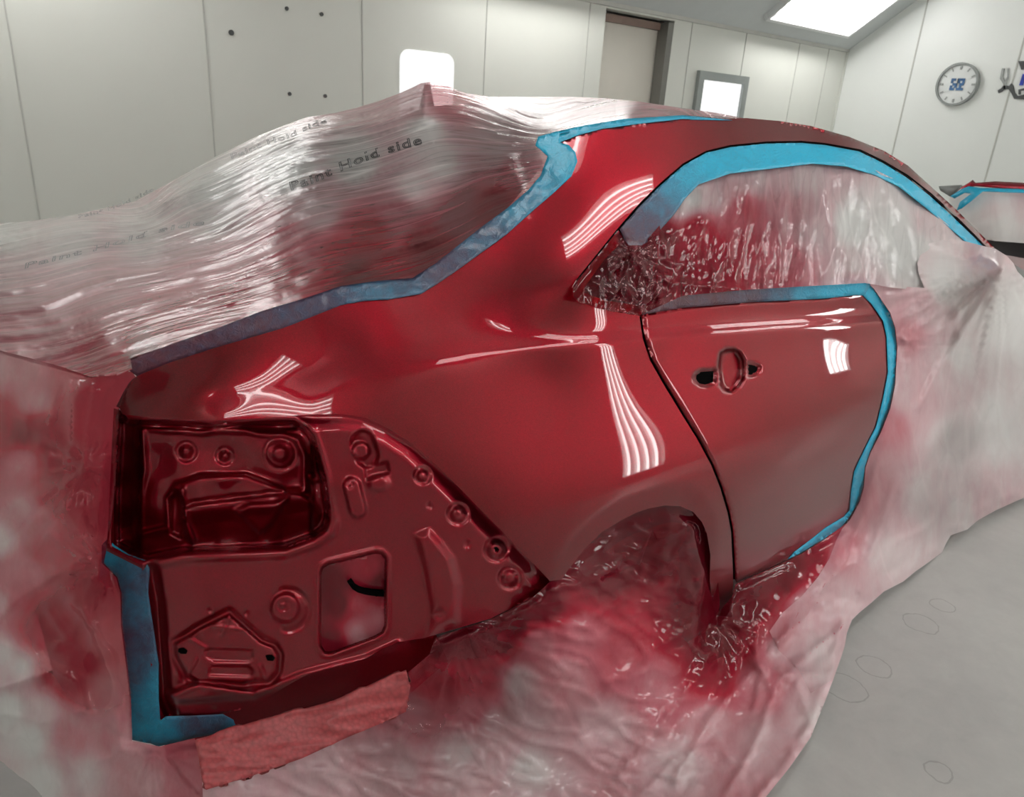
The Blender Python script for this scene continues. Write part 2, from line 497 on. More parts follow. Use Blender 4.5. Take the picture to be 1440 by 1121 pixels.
def mat_floor():
    m, nt, out = newmat('polished_grey_concrete')
    b = principled(nt, rough=.3, spec=.45)
    tc = nt.nodes.new('ShaderNodeTexCoord'); v = tc.outputs['Object']
    n1 = noise(nt, 1.6, 7, .62, v, .6); n2 = noise(nt, 9, 6, .7, v, .4)
    c1 = ramp(nt, n1.outputs['Fac'], [(.25, srgb(166, 166, 164)), (.5, srgb(182, 182, 179)), (.75, srgb(196, 196, 192))])
    c2 = ramp(nt, n2.outputs['Fac'], [(.25, srgb(164, 163, 162)), (.75, srgb(196, 196, 192))])
    c = mixc(nt, .4, c1, c2)
    # worn ring marks left by drums and jacks
    sx = nt.nodes.new('ShaderNodeSeparateXYZ'); nz = noise(nt, 14, 3, .6, v)
    nt.links.new(v, sx.inputs[0])
    tot = None
    for px, py, r in [(1230, 938, .045), (1188, 967, .055), (1294, 876, .05), (1325, 852, .035), (1320, 1085, .03)]:
        p = on(px, py, 'z', 0.0)
        dx = mathn(nt, 'SUBTRACT', sx.outputs[0], float(p[0]) - 2.25); dy = mathn(nt, 'SUBTRACT', sx.outputs[1], float(p[1]) - 1.675)
        d = mathn(nt, 'SQRT', mathn(nt, 'ADD', mathn(nt, 'MULTIPLY', dx, dx), mathn(nt, 'MULTIPLY', dy, dy)))
        d = mathn(nt, 'ADD', d, mathn(nt, 'MULTIPLY', mathn(nt, 'SUBTRACT', nz.outputs['Fac'], .5), .03))
        k = mathn(nt, 'LESS_THAN', mathn(nt, 'ABSOLUTE', mathn(nt, 'SUBTRACT', d, r)), .0022)
        tot = k if tot is None else mathn(nt, 'MAXIMUM', tot, k)
    c = mixc(nt, mathn(nt, 'MULTIPLY', tot, .3), c, srgb(96, 90, 86))
    nt.links.new(c, b.inputs['Base Color'])
    nt.links.new(ramp(nt, n2.outputs['Fac'], [(.2, (.33, .33, .33)), (.8, (.42, .42, .42))]), b.inputs['Roughness'])
    nt.links.new(b.outputs[0], out.inputs[0])
    return m


M_FLOOR = mat_floor()

MF_E0 = mat_film('inner_masking_film', 1.1, .7, a0=.95, a1=.95, streak=.5, crum=.25, rough=.1, lines=.1, bdist=.006, gloss=1.2)

# ---------------------------------------------------------------- camera
cd = bpy.data.cameras.new('camera'); cam = bpy.data.objects.new('camera', cd); COL.objects.link(cam)
cd.sensor_width = 36; cd.lens = FPX / 1440 * 36; cd.clip_start = .02
R = Matrix([[RX[i], UY[i], -FW[i]] for i in range(3)]).to_4x4()
cam.matrix_world = Matrix.Translation(Vector(CAM)) @ R
cd.dof.use_dof = True; cd.dof.focus_distance = 1.55; cd.dof.aperture_fstop = 9.0
SC.camera = cam

# ---------------------------------------------------------------- the booth
X0, X1, Y0, Y1, HW = -4.0, 8.5, -1.6, 4.95, 2.30
SL = .71                                    # hip panels rise .71 for each metre inward
HIPW = .95
ZC = HW + SL * HIPW


def struct(o):
    o['kind'] = 'structure'; return o


def xw(px, py=60): return float(on(px, py, 'y', Y1)[0])


struct(MB().box(((X0 + X1) / 2, (Y0 + Y1) / 2, -.05), (X1 - X0, Y1 - Y0, .1)).build('floor', M_FLOOR))
bpy.data.objects['floor'].data.transform(Matrix.Translation((0, 0, -.1))); bpy.data.objects['floor'].location.z = 0
struct(MB().box(((X0 + X1) / 2, (Y0 + Y1) / 2, ZC + .05), (X1 - X0, Y1 - Y0 - 2 * HIPW + .1, .1)).build('ceiling', M_CEIL))
DX0, DX1 = xw(851, 30), xw(945, 60)
w = MB(); T = .12
w.box(((X0 + DX0) / 2, Y1 + T / 2, HW / 2), (DX0 - X0, T, HW)).box(((DX1 + X1) / 2, Y1 + T / 2, HW / 2), (X1 - DX1, T, HW))
w.box(((DX0 + DX1) / 2, Y1 + T / 2, HW - .015), (DX1 - DX0, T, .03))
wall_left = struct(w.build('wall_left', M_WALL))
wall_front = struct(MB().box((X1 + T / 2, (Y0 + Y1) / 2, (ZC + .1) / 2), (T, Y1 - Y0 + .3, ZC + .1)).build('wall_front', M_WALL_LIT))
struct(MB().box((X0 - T / 2, (Y0 + Y1) / 2, (ZC + .1) / 2), (T, Y1 - Y0 + .3, ZC + .1)).build('wall_back', M_WALL))
struct(MB().box(((X0 + X1) / 2, Y0 - T / 2, HW / 2), (X1 - X0, T, HW)).build('wall_right', M_WALL))
for nm, yy, sg in (('trim_1', Y1, -1), ('trim_2', Y0, 1)):      # sloping hip panels
    a = np.array([0, yy, HW]); b = np.array([0, yy + sg * HIPW, ZC])
    V = [(X0, a[1], a[2]), (X1, a[1], a[2]), (X1, b[1], b[2]), (X0, b[1], b[2])]
    V += [(x, y, z + .08) for x, y, z in V]
    struct(link(nm, V, [(0, 1, 2, 3), (7, 6, 5, 4), (0, 4, 5, 1), (1, 5, 6, 2), (2, 6, 7, 3), (3, 7, 4, 0)], M_HIP, smooth=False))
# cover strip where wall meets the hip, corner strip
struct(MB().box(((X0 + X1) / 2, Y1 - .012, HW), (X1 - X0, .024, .03)).build('trim_3', M_SEAM))
struct(MB().box((X1 - .012, Y1 - .012, HW / 2), (.024, .024, HW)).build('trim_4', M_WALL))
# seams between wall panels (one mesh per wall: a pattern of the wall)
s = MB()
for px in (22, 293, 510, 681, 822, 965, 1042, 1118, 1160):
    s.box((xw(px, 100), Y1 - .002, HW / 2), (.007, .006, HW))
s.build('panel_seam', M_SEAM, wall_left)
s = MB()
for px, py in ((1282, 100), (1400, 200)):
    p = on(px, py, 'x', X1); s.box((X1 - .002, p[1], 1.45), (.006, .014, 2.9))
for y in (2.3, 1.1, -.1, -1.2): s.box((X1 - .002, y, 1.45), (.006, .014, 2.9))
s.build('panel_seam', M_SEAM, wall_front)
s = MB()
for px, py in ((325, 46), (403, 12), (452, 20), (407, 132), (457, 135)):
    p = on(px, py, 'y', Y1); s.tube(p + (0, .005, 0), p - (0, .008, 0), .016 if px == 325 else .012, 10)
s.build('bolt_head', M_CHAR, wall_left)
# doorway with its open leaf standing behind
d = MB(); d.box(((DX0 + DX1) / 2 - .05, Y1 + .15, HW / 2 - .03), (DX1 - DX0 - .01, .04, HW - .06))
door = struct(d.build('door_1', M_BEIGE))
MB().box(((DX0 + DX1) / 2, Y1 + .11, HW - .08), (DX1 - DX0, .03, .06)).build('door_header', mat_simple('brown_header', srgb(118, 98, 88), .5), door)
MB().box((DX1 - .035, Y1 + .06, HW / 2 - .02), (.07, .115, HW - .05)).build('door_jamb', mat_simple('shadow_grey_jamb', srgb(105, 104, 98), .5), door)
struct(MB().box(((DX0 + DX1) / 2, Y1 + .55, HW / 2), (1.6, .05, HW + .4)).build('wall_behind', M_BEIGE))


def rounded(w_, h_, r, n=6):
    out = []
    for cx, cz, a0 in ((w_ / 2 - r, h_ / 2 - r, 0), (-w_ / 2 + r, h_ / 2 - r, 90), (-w_ / 2 + r, -h_ / 2 + r, 180), (w_ / 2 - r, -h_ / 2 + r, 270)):
        for k in range(n + 1):
            a = math.radians(a0 + 90 * k / n); out.append((cx + r * math.cos(a), cz + r * math.sin(a)))
    return out


def prism(mb, pts, y0, y1, cx, cz):
    n = len(pts)
    V = [(cx + a, y0, cz + b) for a, b in pts] + [(cx + a, y1, cz + b) for a, b in pts]
    mb.add(V, [tuple(range(n)), tuple(range(n, 2 * n))[::-1]] + [(i, n + i, n + (i + 1) % n, (i + 1) % n) for i in range(n)])
    return mb


def window(name, pxa, pxb, pya, pyb, fr, r):
    a = on(pxa, pya, 'y', Y1); b = on(pxb, pyb, 'y', Y1)
    cx = (a[0] + b[0]) / 2; w_ = abs(b[0] - a[0]); zt, zb = a[2], b[2]; cz = (zt + zb) / 2; h_ = zt - zb
    o = struct(prism(MB(), rounded(w_, h_, r), Y1 - .012, Y1 - .004, cx, cz).build(name, M_LITWIN))
    if fr:
        f = MB(); t = fr
        f.box((cx, Y1 - .02, zt + t / 2), (w_ + 2 * t, .04, t)).box((cx, Y1 - .02, zb - t / 2), (w_ + 2 * t, .04, t))
        f.box((cx - w_ / 2 - t / 2, Y1 - .02, cz), (t, .04, h_)).box((cx + w_ / 2 + t / 2, Y1 - .02, cz), (t, .04, h_))
        f.build('window_frame', M_STEEL, o)
    return o


window('window_1', 562, 634, 68, 200, 0, .07)
window('window_2', 986, 1024, 112, 230, .075, .01)

# ---- light fixtures: recessed trays with tubes
FIX = []


def fixture(c, u, v, n, L, W, label, group, tubes=4, frame=True):
    """c centre, u long axis, v short axis, n facing direction"""
    c, u, v, n = (np.array(q, float) for q in (c, u, v, n))
    t = empty('light_fixture', tuple(c), label, 'ceiling light' if abs(n[2]) > .3 else 'wall light', group)
    b = MB(); b.obox(c + n * .012, (u, v, n), (L, W, .016)); b.build('reflector', M_REFL, t)
    f = MB()
    for s_ in (-1, 1):
        f.obox(c + v * s_ * (W / 2) + n * .03, (u, v, n), (L + .04, .03, .06)); f.obox(c + u * s_ * (L / 2) + n * .03, (u, v, n), (.03, W, .06))
    f.build('housing', M_WHITEP, t)
    for k in range(tubes):
        off = (k - (tubes - 1) / 2) * (W * .84 / tubes)
        MB().tube(c + v * off + n * .045 - u * (L / 2 - .03), c + v * off + n * .045 + u * (L / 2 - .03), .0125, 10).build('tube', M_TUBE, t, True)
    return t


hn1 = np.array([0, -SL, -1]) / math.hypot(1, SL) * 1.0     # far hip faces inward/down
hn1 = np.array([0, -SL, -1.0]); hn1 /= np.linalg.norm(hn1)
hv1 = np.array([0, -1.0, SL]); hv1 /= np.linalg.norm(hv1)
hn2 = np.array([0, SL, -1.0]); hn2 /= np.linalg.norm(hn2)
hv2 = np.array([0, 1.0, SL]); hv2 /= np.linalg.norm(hv2)
HC = HIPW / 2
FARX = (7.35, 3.9, .4, -2.6)
for i, x in enumerate(FARX):
    nm = ['hip light panel glowing in the sloping ceiling edge above the far corner'] + ['hip light panel in the sloping ceiling edge over the left wall'] * 3
    fixture((x, Y1 - HC, HW + SL * HC), (1, 0, 0), hv1, hn1, 1.45, .70, nm[i], 'hip lights over the left wall', 6)
NEARX = (-3.2, 2.65, 5.65, 7.6)  # last one added, out of view, to brighten the end wall
for i, x in enumerate(NEARX):
    fixture((x, Y0 + HC, HW + SL * HC), (1, 0, 0), hv2, hn2, 1.6, .78, 'hip light panel in the sloping ceiling edge behind the camera', 'hip lights behind the camera', 5)
SIDEX = ((3.42, 1.05, 1.8, .5), (6.25, 1.3, .95, .42))
for x, z, L_, W_ in SIDEX:
    fixture((x, Y0 + .004, z), (0, 0, 1), (1, 0, 0), (0, 1, 0), L_, W_, 'vertical wall light on the wall behind the camera', 'wall lights behind the camera', 4)
fixture((-.2, Y0 + .004, 2.0), (1, 0, 0), (0, 0, 1), (0, 1, 0), 1.3, .56, 'added horizontal light panel on the wall behind the camera, for the shoulder highlight', None, 4)  # unseen panel added so its reflection lands on the rear shoulder
fixture((1.9, .62, ZC - .004), (1, 0, 0), (0, 1, 0), (0, 0, -1), .95, .5, 'added ceiling light panel above the car, for the C pillar highlight', None, 5)  # added out of view where its reflection falls on the C pillar
#LIGHTS

# ---------------------------------------------------------------- clock and sign on the end wall
p = on(1348, 119, 'x', X1)
ck = empty('wall_clock', (X1, p[1], p[2]), 'round white wall clock with grey rim and blue emblem on the white end wall', 'clock')


def disc_x(mb, x0, x1, cy, cz, r, n=40):
    return mb.tube((x0, cy, cz), (x1, cy, cz), r, n)


CR = float(np.linalg.norm(on(1348, 89, 'x', X1) - on(1348, 149, 'x', X1)) / 2) * .98
disc_x(MB(), X1, X1 - .03, p[1], p[2], CR * .93).build('clock_face', M_WHITEP, ck)
rim = MB(); n = 48
V = []; F = []
for i in range(n):
    a = 2 * math.pi * i / n
    for rr, xx in ((CR * .9, X1 - .02), (CR * .9, X1 - .05), (CR, X1 - .05), (CR, X1)):
        V.append((xx, p[1] + rr * math.cos(a), p[2] + rr * math.sin(a)))
for i in range(n):
    j = (i + 1) % n
    for k in range(4):
        F.append((i * 4 + k, i * 4 + (k + 1) % 4, j * 4 + (k + 1) % 4, j * 4 + k))
rim.add(V, F).build('clock_rim', M_GREYP, ck)
for k in range(12):
    a = math.pi / 2 + 2 * math.pi * k / 12
    q = np.array([X1 - .033, p[1] + CR * .76 * math.cos(a), p[2] + CR * .76 * math.sin(a)])
    dv = np.array([0, math.cos(a), math.sin(a)]); tv = np.array([0, -math.sin(a), math.cos(a)])
    MB().obox(q, ((1, 0, 0), dv, tv), (.006, CR * .16, CR * (.09 if k % 3 == 0 else .05))).build('hour_mark', M_MID, ck)
em = MB(); g = CR * .11
EMB = ["110111", "1..1.1", ".11.11", "1.1.1.", "11.111"]
for r_, row in enumerate(EMB):
    for c_, ch in enumerate(row):
        if ch == '1': em.box((X1 - .034, p[1] + (2.5 - c_) * g * .98, p[2] + (2 - r_) * g + (0)), (.006, g, g))
em.build('emblem', M_BLUE, ck)
MB().obox((X1 - .04, p[1] - .0, p[2] + CR * .12), ((1, 0, 0), (0, 1, 0), (0, 0, 1)), (.004, CR * .03, CR * .3)).build('clock_hand', M_CHAR, ck)

q0 = on(1440, 120, 'x', X1)
sg = empty('wall_sign', (X1, q0[1], q0[2]), 'spray gun shaped sign in grey, charcoal and blue right of the wall clock', 'sign')


def wpoly(name, pts, mat, dx=.012):
    P = [on(a, b, 'x', X1 - dx) for a, b in pts]
    n = len(P)
    V = P + [q + np.array([dx, 0, 0]) for q in P]
    return link(name, V, [tuple(range(n)), tuple(range(n, 2 * n))[::-1]] + [(i, (i + 1) % n, n + (i + 1) % n, n + i)[::-1] for i in range(n)], mat, sg, False)


wpoly('sign_cup', [(1409, 96), (1412, 96), (1410, 108), (1413, 114), (1416, 108), (1416, 96), (1419, 96), (1418, 110), (1414.5, 118), (1413, 127), (1411, 127), (1410.5, 118), (1406, 111)], M_MID)
wpoly('sign_gun', [(1403, 127), (1408, 124), (1411, 120), (1419, 121), (1422, 117), (1425, 121), (1427, 130), (1431, 135), (1440, 133), (1500, 133), (1500, 140), (1440, 140), (1426, 139), (1422, 131), (1418, 125), (1412, 126), (1409, 129), (1404, 131)], M_CHAR)
wpoly('sign_bar', [(1432, 86), (1520, 82), (1520, 94), (1442, 98), (1436, 98)], M_CHAR)
wpoly('sign_letter_n', [(1433, 120), (1438, 104), (1444, 104), (1448, 114), (1451, 104), (1456, 104), (1451, 120), (1446, 120), (1441, 110), (1438, 120)], M_NAVY)
wpoly('sign_arc', [(1432, 133), (1432, 126), (1440, 124), (1480, 124), (1480, 127), (1440, 127), (1435, 128), (1435, 133)], M_CHAR)
#CAR
# ---------------------------------------------------------------- masking film over trunk, rear glass and roof: its surface also carries what lies beneath
R_TAPE = [(1050, 167), (960, 162), (880, 167), (830, 175), (790, 183), (757, 192), (753, 204), (770, 220), (760, 247), (743, 267), (713, 293), (680, 317), (647, 343), (613, 370),
          (580, 391), (530, 395), (480, 402), (433, 418), (367, 438), (300, 464), (233, 487), (183, 504), (150, 520), (128, 526)]
R_TOP = [(-400, 408), (-160, 350), (-60, 324), (0, 314), (40, 311), (100, 303), (190, 283), (240, 256), (300, 222), (360, 192), (400, 176), (430, 165), (470, 159), (500, 152), (530, 143), (560, 132), (582, 122), (592, 117), (606, 115), (620, 117),
         (636, 124), (655, 131), (690, 136), (740, 136), (800, 136), (850, 138), (900, 143), (960, 152), (1010, 159)]
R_A = [(1050, 167, 'y', 1.24), (880, 167, 'y', 1.26), (790, 183, 'y', 1.26), (757, 195, 'y', 1.26), (743, 267, 'y', 1.22), (680, 317, 'y', 1.16), (613, 370, 'y', 1.12), (480, 402, 'y', 1.10),
       (300, 464, 'y', 1.09), (183, 504, 'y', 1.075), (128, 526, 'y', 1.09), (0, 492, 'y', 1.38), (-160, 455, 'y', 1.7),
       (-400, 408, 'y', 2.8), (-400, 420, 'y', 2.4), (-160, 350, 'y', 2.6), (0, 314, 'y', 2.5), (190, 283, 'y', 2.35), (300, 222, 'y', 2.2), (430, 168, 'y', 1.98), (600, 115, 'y', 1.80), (600, 170, 'y', 1.62), (700, 137, 'y', 1.85), (850, 138, 'y', 1.9), (960, 152, 'y', 1.7),
       (800, 160, 'y', 1.5), (700, 215, 'y', 1.38), (500, 300, 'y', 1.42), (250, 400, 'y', 1.38), (50, 420, 'y', 1.6), (400, 250, 'y', 1.75)]
_ty = P3(*(np.array([[880, 790, 743, 680, 613, 480, 300, 183], [170, 190, 267, 317, 370, 410, 476, 515]], float)), BODY(np.array([880, 790, 743, 680, 613, 480, 300, 183.]), np.array([170, 190, 267, 317, 370, 410, 476, 515.])))[:, 1]
R_A = [(a, b, 'y', float(v) + .006) for (a, b), v in zip([(880, 167), (790, 183), (743, 267), (680, 317), (613, 370), (480, 402), (300, 464), (183, 504)], _ty)] + [(1050, 167, 'y', 1.21)] + [q for q in R_A if q[3] > 1.27 or q[0] < 150]
R = Surf(R_A, 1e-5)
FLOW = []
for v, L in [(-45, [(200, 285), (330, 212), (430, 172), (520, 150), (600, 120)]), (0, [(0, 335), (120, 312), (250, 283), (430, 205), (600, 165), (760, 195)]), (-50, [(700, 140), (850, 142), (1000, 162)]), (-10, [(700, 172), (850, 162), (960, 160)]),
             (60, [(0, 380), (150, 352), (300, 325), (480, 255), (620, 215), (760, 205)]), (125, [(60, 440), (250, 390), (450, 320), (640, 280), (750, 245)]),
             (185, [(100, 490), (300, 430), (480, 380), (600, 350), (700, 300)]), (225, [(140, 515), (300, 465), (400, 440)])]:
    FLOW += [(a, b, v) for a, b in L]
VR = TPS([(a, b) for a, b, _ in FLOW], [c for *_, c in FLOW], 3e-4)


def R_disp(px, py):
    v = VR(px, py)
    d = -.012 * ridge(px / 260, v / 30, 3) ** 2 - .006 * ridge(px / 150 + 4, v / 13, 5) ** 2 - .002 * ridge(px / 90, v / 6.5, 9) ** 2 * sstep(perlin(px / 130, py / 90, 77), -.1, .3)
    # tent over the roof antenna
    d -= .05 * np.exp(-line_d(px, py, [(600, 116), (596, 156)]) / 14)
    r = np.hypot((px - 601) / 1.5, (py - 116))
    d -= .10 * np.exp(-r / 22) * sstep(py, 110, 116)
    d += .010 * (perlin(px / 40, py / 22, 4))
    edge = sstep(line_d(px, py, R_TAPE), 2, 30)
    return d * (.12 + .88 * edge) - .006


R_PAINT_SHADE = [(0, 330, .02), (100, 340, .07), (0, 380, .16), (60, 440, .3), (150, 400, .3), (20, 480, .35), (150, 490, .5), (250, 440, .55), (330, 420, .62), (400, 390, .55), (200, 330, .08), (300, 260, .02), (300, 310, .10),
           (330, 360, .36), (420, 350, .45), (450, 300, .16), (400, 240, .02), (520, 330, .6), (600, 350, .75), (640, 300, .4), (580, 260, .10), (620, 230, .08), (700, 290, .75), (720, 240, .4), (500, 230, .04), (600, 180, .04),
           (700, 180, .12), (760, 160, .12), (850, 150, .22), (700, 210, .16), (620, 135, .4), (645, 142, .35), (580, 140, .15), (950, 158, .3), (500, 385, .85), (1040, 165, .3), (200, 500, .8), (560, 300, .35), (480, 350, .6)]  # overspray; values right of the antenna peak put its shaded face into the pigment

def glue(pts, dy=-.004, S=None):
    S = S or BODY
    a = np.array(pts, float); y = P3(a[:, 0], a[:, 1], S(a[:, 0], a[:, 1]))[:, 1] + dy
    return [(p[0], p[1], 'y', float(v)) for p, v in zip(pts, y)]


car = empty('car', (2.3, 1.8, 0), 'deep red sedan, its rear quarter and rear door bare between blue tape and film', 'car')
ONE = lambda c: (lambda px, py: np.full(len(px), c))

WA = [(a, b, 'y', c) for a, b, c in [(808, 405, .985), (868, 322, 1.035), (930, 268, 1.068), (1050, 215, 1.12), (1143, 205, 1.13), (1200, 215, 1.125), (1300, 275, 1.09), (1385, 350, 1.06), (905, 441, .968), (1000, 425, .965), (1222, 400, .957), (1300, 400, .965), (850, 433, .975), (1440, 400, .96)]]
WSG = Surf(WA)

# quarter panel with C pillar and roof rail
Q_LOW = [(167, 573), (173, 583), (233, 589), (300, 591), (367, 588), (433, 583), (480, 582), (513, 587), (547, 603), (580, 624), (613, 654), (647, 687), (680, 721), (707, 748), (733, 775), (757, 800), (773, 817)]
ARCH_OUT = [(773, 817), (790, 775), (808, 750), (840, 721), (880, 697), (930, 682), (962, 679)]
ARCH_IN = [(800, 800), (822, 772), (847, 748), (873, 732), (895, 721), (913, 715), (935, 711), (957, 712), (975, 720), (987, 734), (994, 750), (999, 780), (998, 817), (1001, 845)]
GAP = [(899, 444), (904, 477), (914, 507), (931, 537), (960, 585), (980, 617), (1000, 654), (1013, 687), (1023, 721), (1028, 748), (1030, 787), (1031, 815)]
WIN_EDGE = [(899, 444), (860, 438), (830, 431), (812, 425), (804, 416), (804, 405), (810, 394), (826, 374), (850, 344), (868, 322), (900, 285), (930, 256), (960, 230), (993, 212), (1027, 204), (1077, 199), (1127, 198), (1160, 201), (1210, 210), (1243, 226), (1277, 246),
            (1310, 272), (1343, 302), (1370, 329), (1392, 352)]
ROOF_SIL = [(1402, 352), (1381, 331), (1343, 293), (1310, 263), (1277, 233), (1243, 212), (1193, 192), (1140, 177), (1095, 170), (1060, 167), (1050, 166)]
TAPE_LOW = [(993, 168), (960, 167), (897, 174), (847, 181), (813, 190), (787, 200), (800, 204), (809, 214), (812, 227), (804, 247), (780, 270), (753, 293), (713, 329), (680, 353), (650, 375), (623, 394), (593, 413), (547, 421), (513, 423), (480, 429), (400, 461), (300, 490), (233, 512), (192, 529), (178, 545)]
q_out = Q_LOW + [(790, 815), (800, 800)] + ARCH_IN[1:] + [(1006, 866), (1030, 868), (1031, 815)] + GAP[::-1][1:] + WIN_EDGE[1:] + ROOF_SIL + TAPE_LOW
_fl = Surf([(773, 817, 'y', .888), (870, 705, 'y', .874), (930, 695, 'y', .872), (990, 720, 'y', .874), (1015, 815, 'y', .90), (1000, 864, 'y', .93)])


def arch_flare(px, py):
    """wheel-arch lip stands 1 cm proud of the panel"""
    m = (px > 760) & (px < 1012) & (py > 660)
    d = np.zeros(len(px))
    s = sdf(px[m], py[m], ARCH_OUT + [(985, 690), (1006, 720), (1010, 760), (1010, 900), (800, 900), (773, 817)])
    d[m] = .0004 * np.clip(-s, 0, 40)
    return d


patch('quarter_panel', q_out, BODY, 5, M_PAINT, car, disp=arch_flare, edge_step=3)

# rear door
D_FRONT = [(1190, 735), (1195, 721), (1199, 691), (1204, 664), (1219, 634), (1235, 601), (1245, 561), (1252, 524), (1250, 474), (1245, 451), (1229, 427), (1214, 412)]
d_out = [(a + 3, b) for a, b in GAP] + [(1036, 819), (1048, 813), (1060, 809), (1080, 800), (1110, 786), (1150, 762), (1170, 750)] + D_FRONT + [(1160, 418), (1060, 423), (960, 431), (915, 440)]
HND = [(1011, 496), (1019, 490), (1032, 489), (1041, 493), (1047, 505), (1048, 520), (1047, 534), (1040, 545), (1028, 553), (1018, 551), (1011, 541), (1009, 525), (1009, 508)]
SLOT_L = [(1007, 519), (1006, 539), (992, 543), (982, 541), (976, 535), (977, 527), (984, 521)]
SLOT_R = [(1050, 511), (1062, 512), (1069, 517), (1066, 524), (1056, 529), (1051, 529)]


def door_disp(px, py):
    d = .026 * sstep(-sdf(px, py, HND), -1, 5.5) - .002 * np.exp(-(sdf(px, py, HND) / 2.2) ** 2)
    d += .004 * sstep(-sdf(px, py, SLOT_L), -4, 0) + .004 * sstep(-sdf(px, py, SLOT_R), -4, 0)
    d += .012 * sstep(-sdf(px, py, SLOT_L), -.5, 1.5) + .012 * sstep(-sdf(px, py, SLOT_R), -.5, 1.5)
    g = line_d(px, py, d_out + d_out[:1])
    return d + .006 * (1 - sstep(g, 0, 5))


door_rear = patch('rear_door', d_out, BODY, 4, M_PAINT, car, disp=door_disp, thick=.003, edge_step=3)
for nm, pl in (('handle_opening', SLOT_L), ('handle_opening', SLOT_R)):
    patch(nm, [(a * .8 + sum(p[0] for p in pl) / len(pl) * .2, b * .8 + sum(p[1] for p in pl) / len(pl) * .2) for a, b in pl], BODY, 4, M_BLACK, door_rear, off=.0135)
patch('gap_seal', ribbon_outline(GAP, 16), BODY, 6, M_BLACK, car, off=.02)
patch('belt_moulding', [(899, 446), (860, 440), (830, 432), (812, 426), (804, 416), (804, 405), (826, 374), (868, 322), (880, 335), (850, 365), (822, 404), (822, 412), (850, 422), (900, 430), (960, 420), (1060, 412), (1214, 402), (1216, 414), (1160, 420), (1060, 426), (960, 434), (915, 443)], BODY, 6, M_INNER, car, off=.012)
patch('window_seal', ribbon_outline(WIN_EDGE[6:], 5, 1), BODY, 5, M_BLACK, car, off=.004)
patch('side_window', [(a, b) for a, b in WIN_EDGE[9:]] + [(1440, 380), (1440, 405), (1230, 399), (1127, 404), (1043, 409), (960, 417), (905, 432), (868, 420)], WSG, 12, M_GLASS, car, off=.05)
patch('quarter_window', [(899, 446), (860, 440), (812, 426), (804, 412), (826, 374), (868, 322), (890, 340), (892, 400)], WSG, 10, M_GLASS, car, off=.032)
# roof ditch moulding: thin black line at the roof edge and rear glass corner
patch('roof_seal', ribbon_outline([(1000, 168), (900, 176), (815, 191), (790, 200), (803, 205), (810, 215), (813, 229), (805, 248), (781, 271), (714, 331), (650, 377), (593, 415), (547, 423), (480, 431), (400, 463), (300, 492), (192, 531), (180, 545), (166, 573)], 6), BODY, 6, M_BLACK, car, off=.006)

# rear body panel behind the missing bumper and lamp
IN_A = [(175, 590, 'y', 1.10), (300, 600, 'y', 1.03), (440, 592, 'y', .985), (540, 612, 'y', .955), (640, 690, 'y', .925), (770, 812, 'y', .905),
        (210, 800, 'y', 1.09), (235, 1000, 'y', 1.10), (360, 780, 'y', 1.01), (400, 985, 'y', 1.02), (560, 905, 'y', .965), (560, 760, 'y', .95), (690, 865, 'y', .925), (620, 800, 'y', .935), (450, 700, 'y', .98), (300, 850, 'y', 1.04), (150, 770, 'y', 1.16), (150, 1000, 'y', 1.17), (350, 1010, 'y', 1.05)]
INN = Surf(IN_A, 1e-5)
POCKET = [(166, 574), (182, 590), (233, 592), (300, 595), (367, 592), (414, 591), (432, 600), (441, 612), (447, 630), (458, 671), (464, 714), (463, 732), (458, 744), (440, 757), (400, 771), (359, 773), (300, 775), (255, 777), (228, 783), (206, 788), (180, 778), (160, 766), (160, 693)]
OPENING = [(450, 804), (453, 797), (462, 792), (528, 776), (537, 777), (543, 784), (542, 880), (538, 890), (528, 896), (466, 919), (456, 919), (450, 910)]
BRACKET = [(322, 864), (345, 884), (366, 903), (384, 910), (391, 922), (389, 943), (377, 958), (358, 957), (340, 962), (274, 957), (262, 948), (249, 925), (246, 905), (262, 897), (282, 884)]
RIDGE_B = [(238, 977), (280, 960), (358, 973), (358, 979), (240, 988)]
BOW_OUT = [(580, 751), (604, 741), (622, 760), (640, 784), (650, 823), (648, 877), (600, 897), (604, 865), (593, 800)]
L_UP = [(200, 600), (233, 605), (285, 608), (310, 604), (345, 606), (365, 611), (400, 612), (418, 618), (428, 640), (428, 690), (403, 691), (346, 669), (281, 671), (250, 681), (238, 700), (238, 742), (196, 752), (196, 700), (204, 660)]
SHELF = [(272, 708), (406, 692), (424, 694), (440, 706), (452, 722), (448, 740), (400, 758), (300, 768), (262, 760), (256, 740), (258, 715)]
WEDGE = [(330, 718), (350, 708), (385, 706), (405, 700), (380, 740), (365, 752)]


def boss(d, px, py, cx, cy, r, h, soft=3.0, ax=1.0):
    q = np.hypot((px - cx) / ax, py - cy)
    return d - h * (1 - sstep(q, r - soft, r + soft * .4))


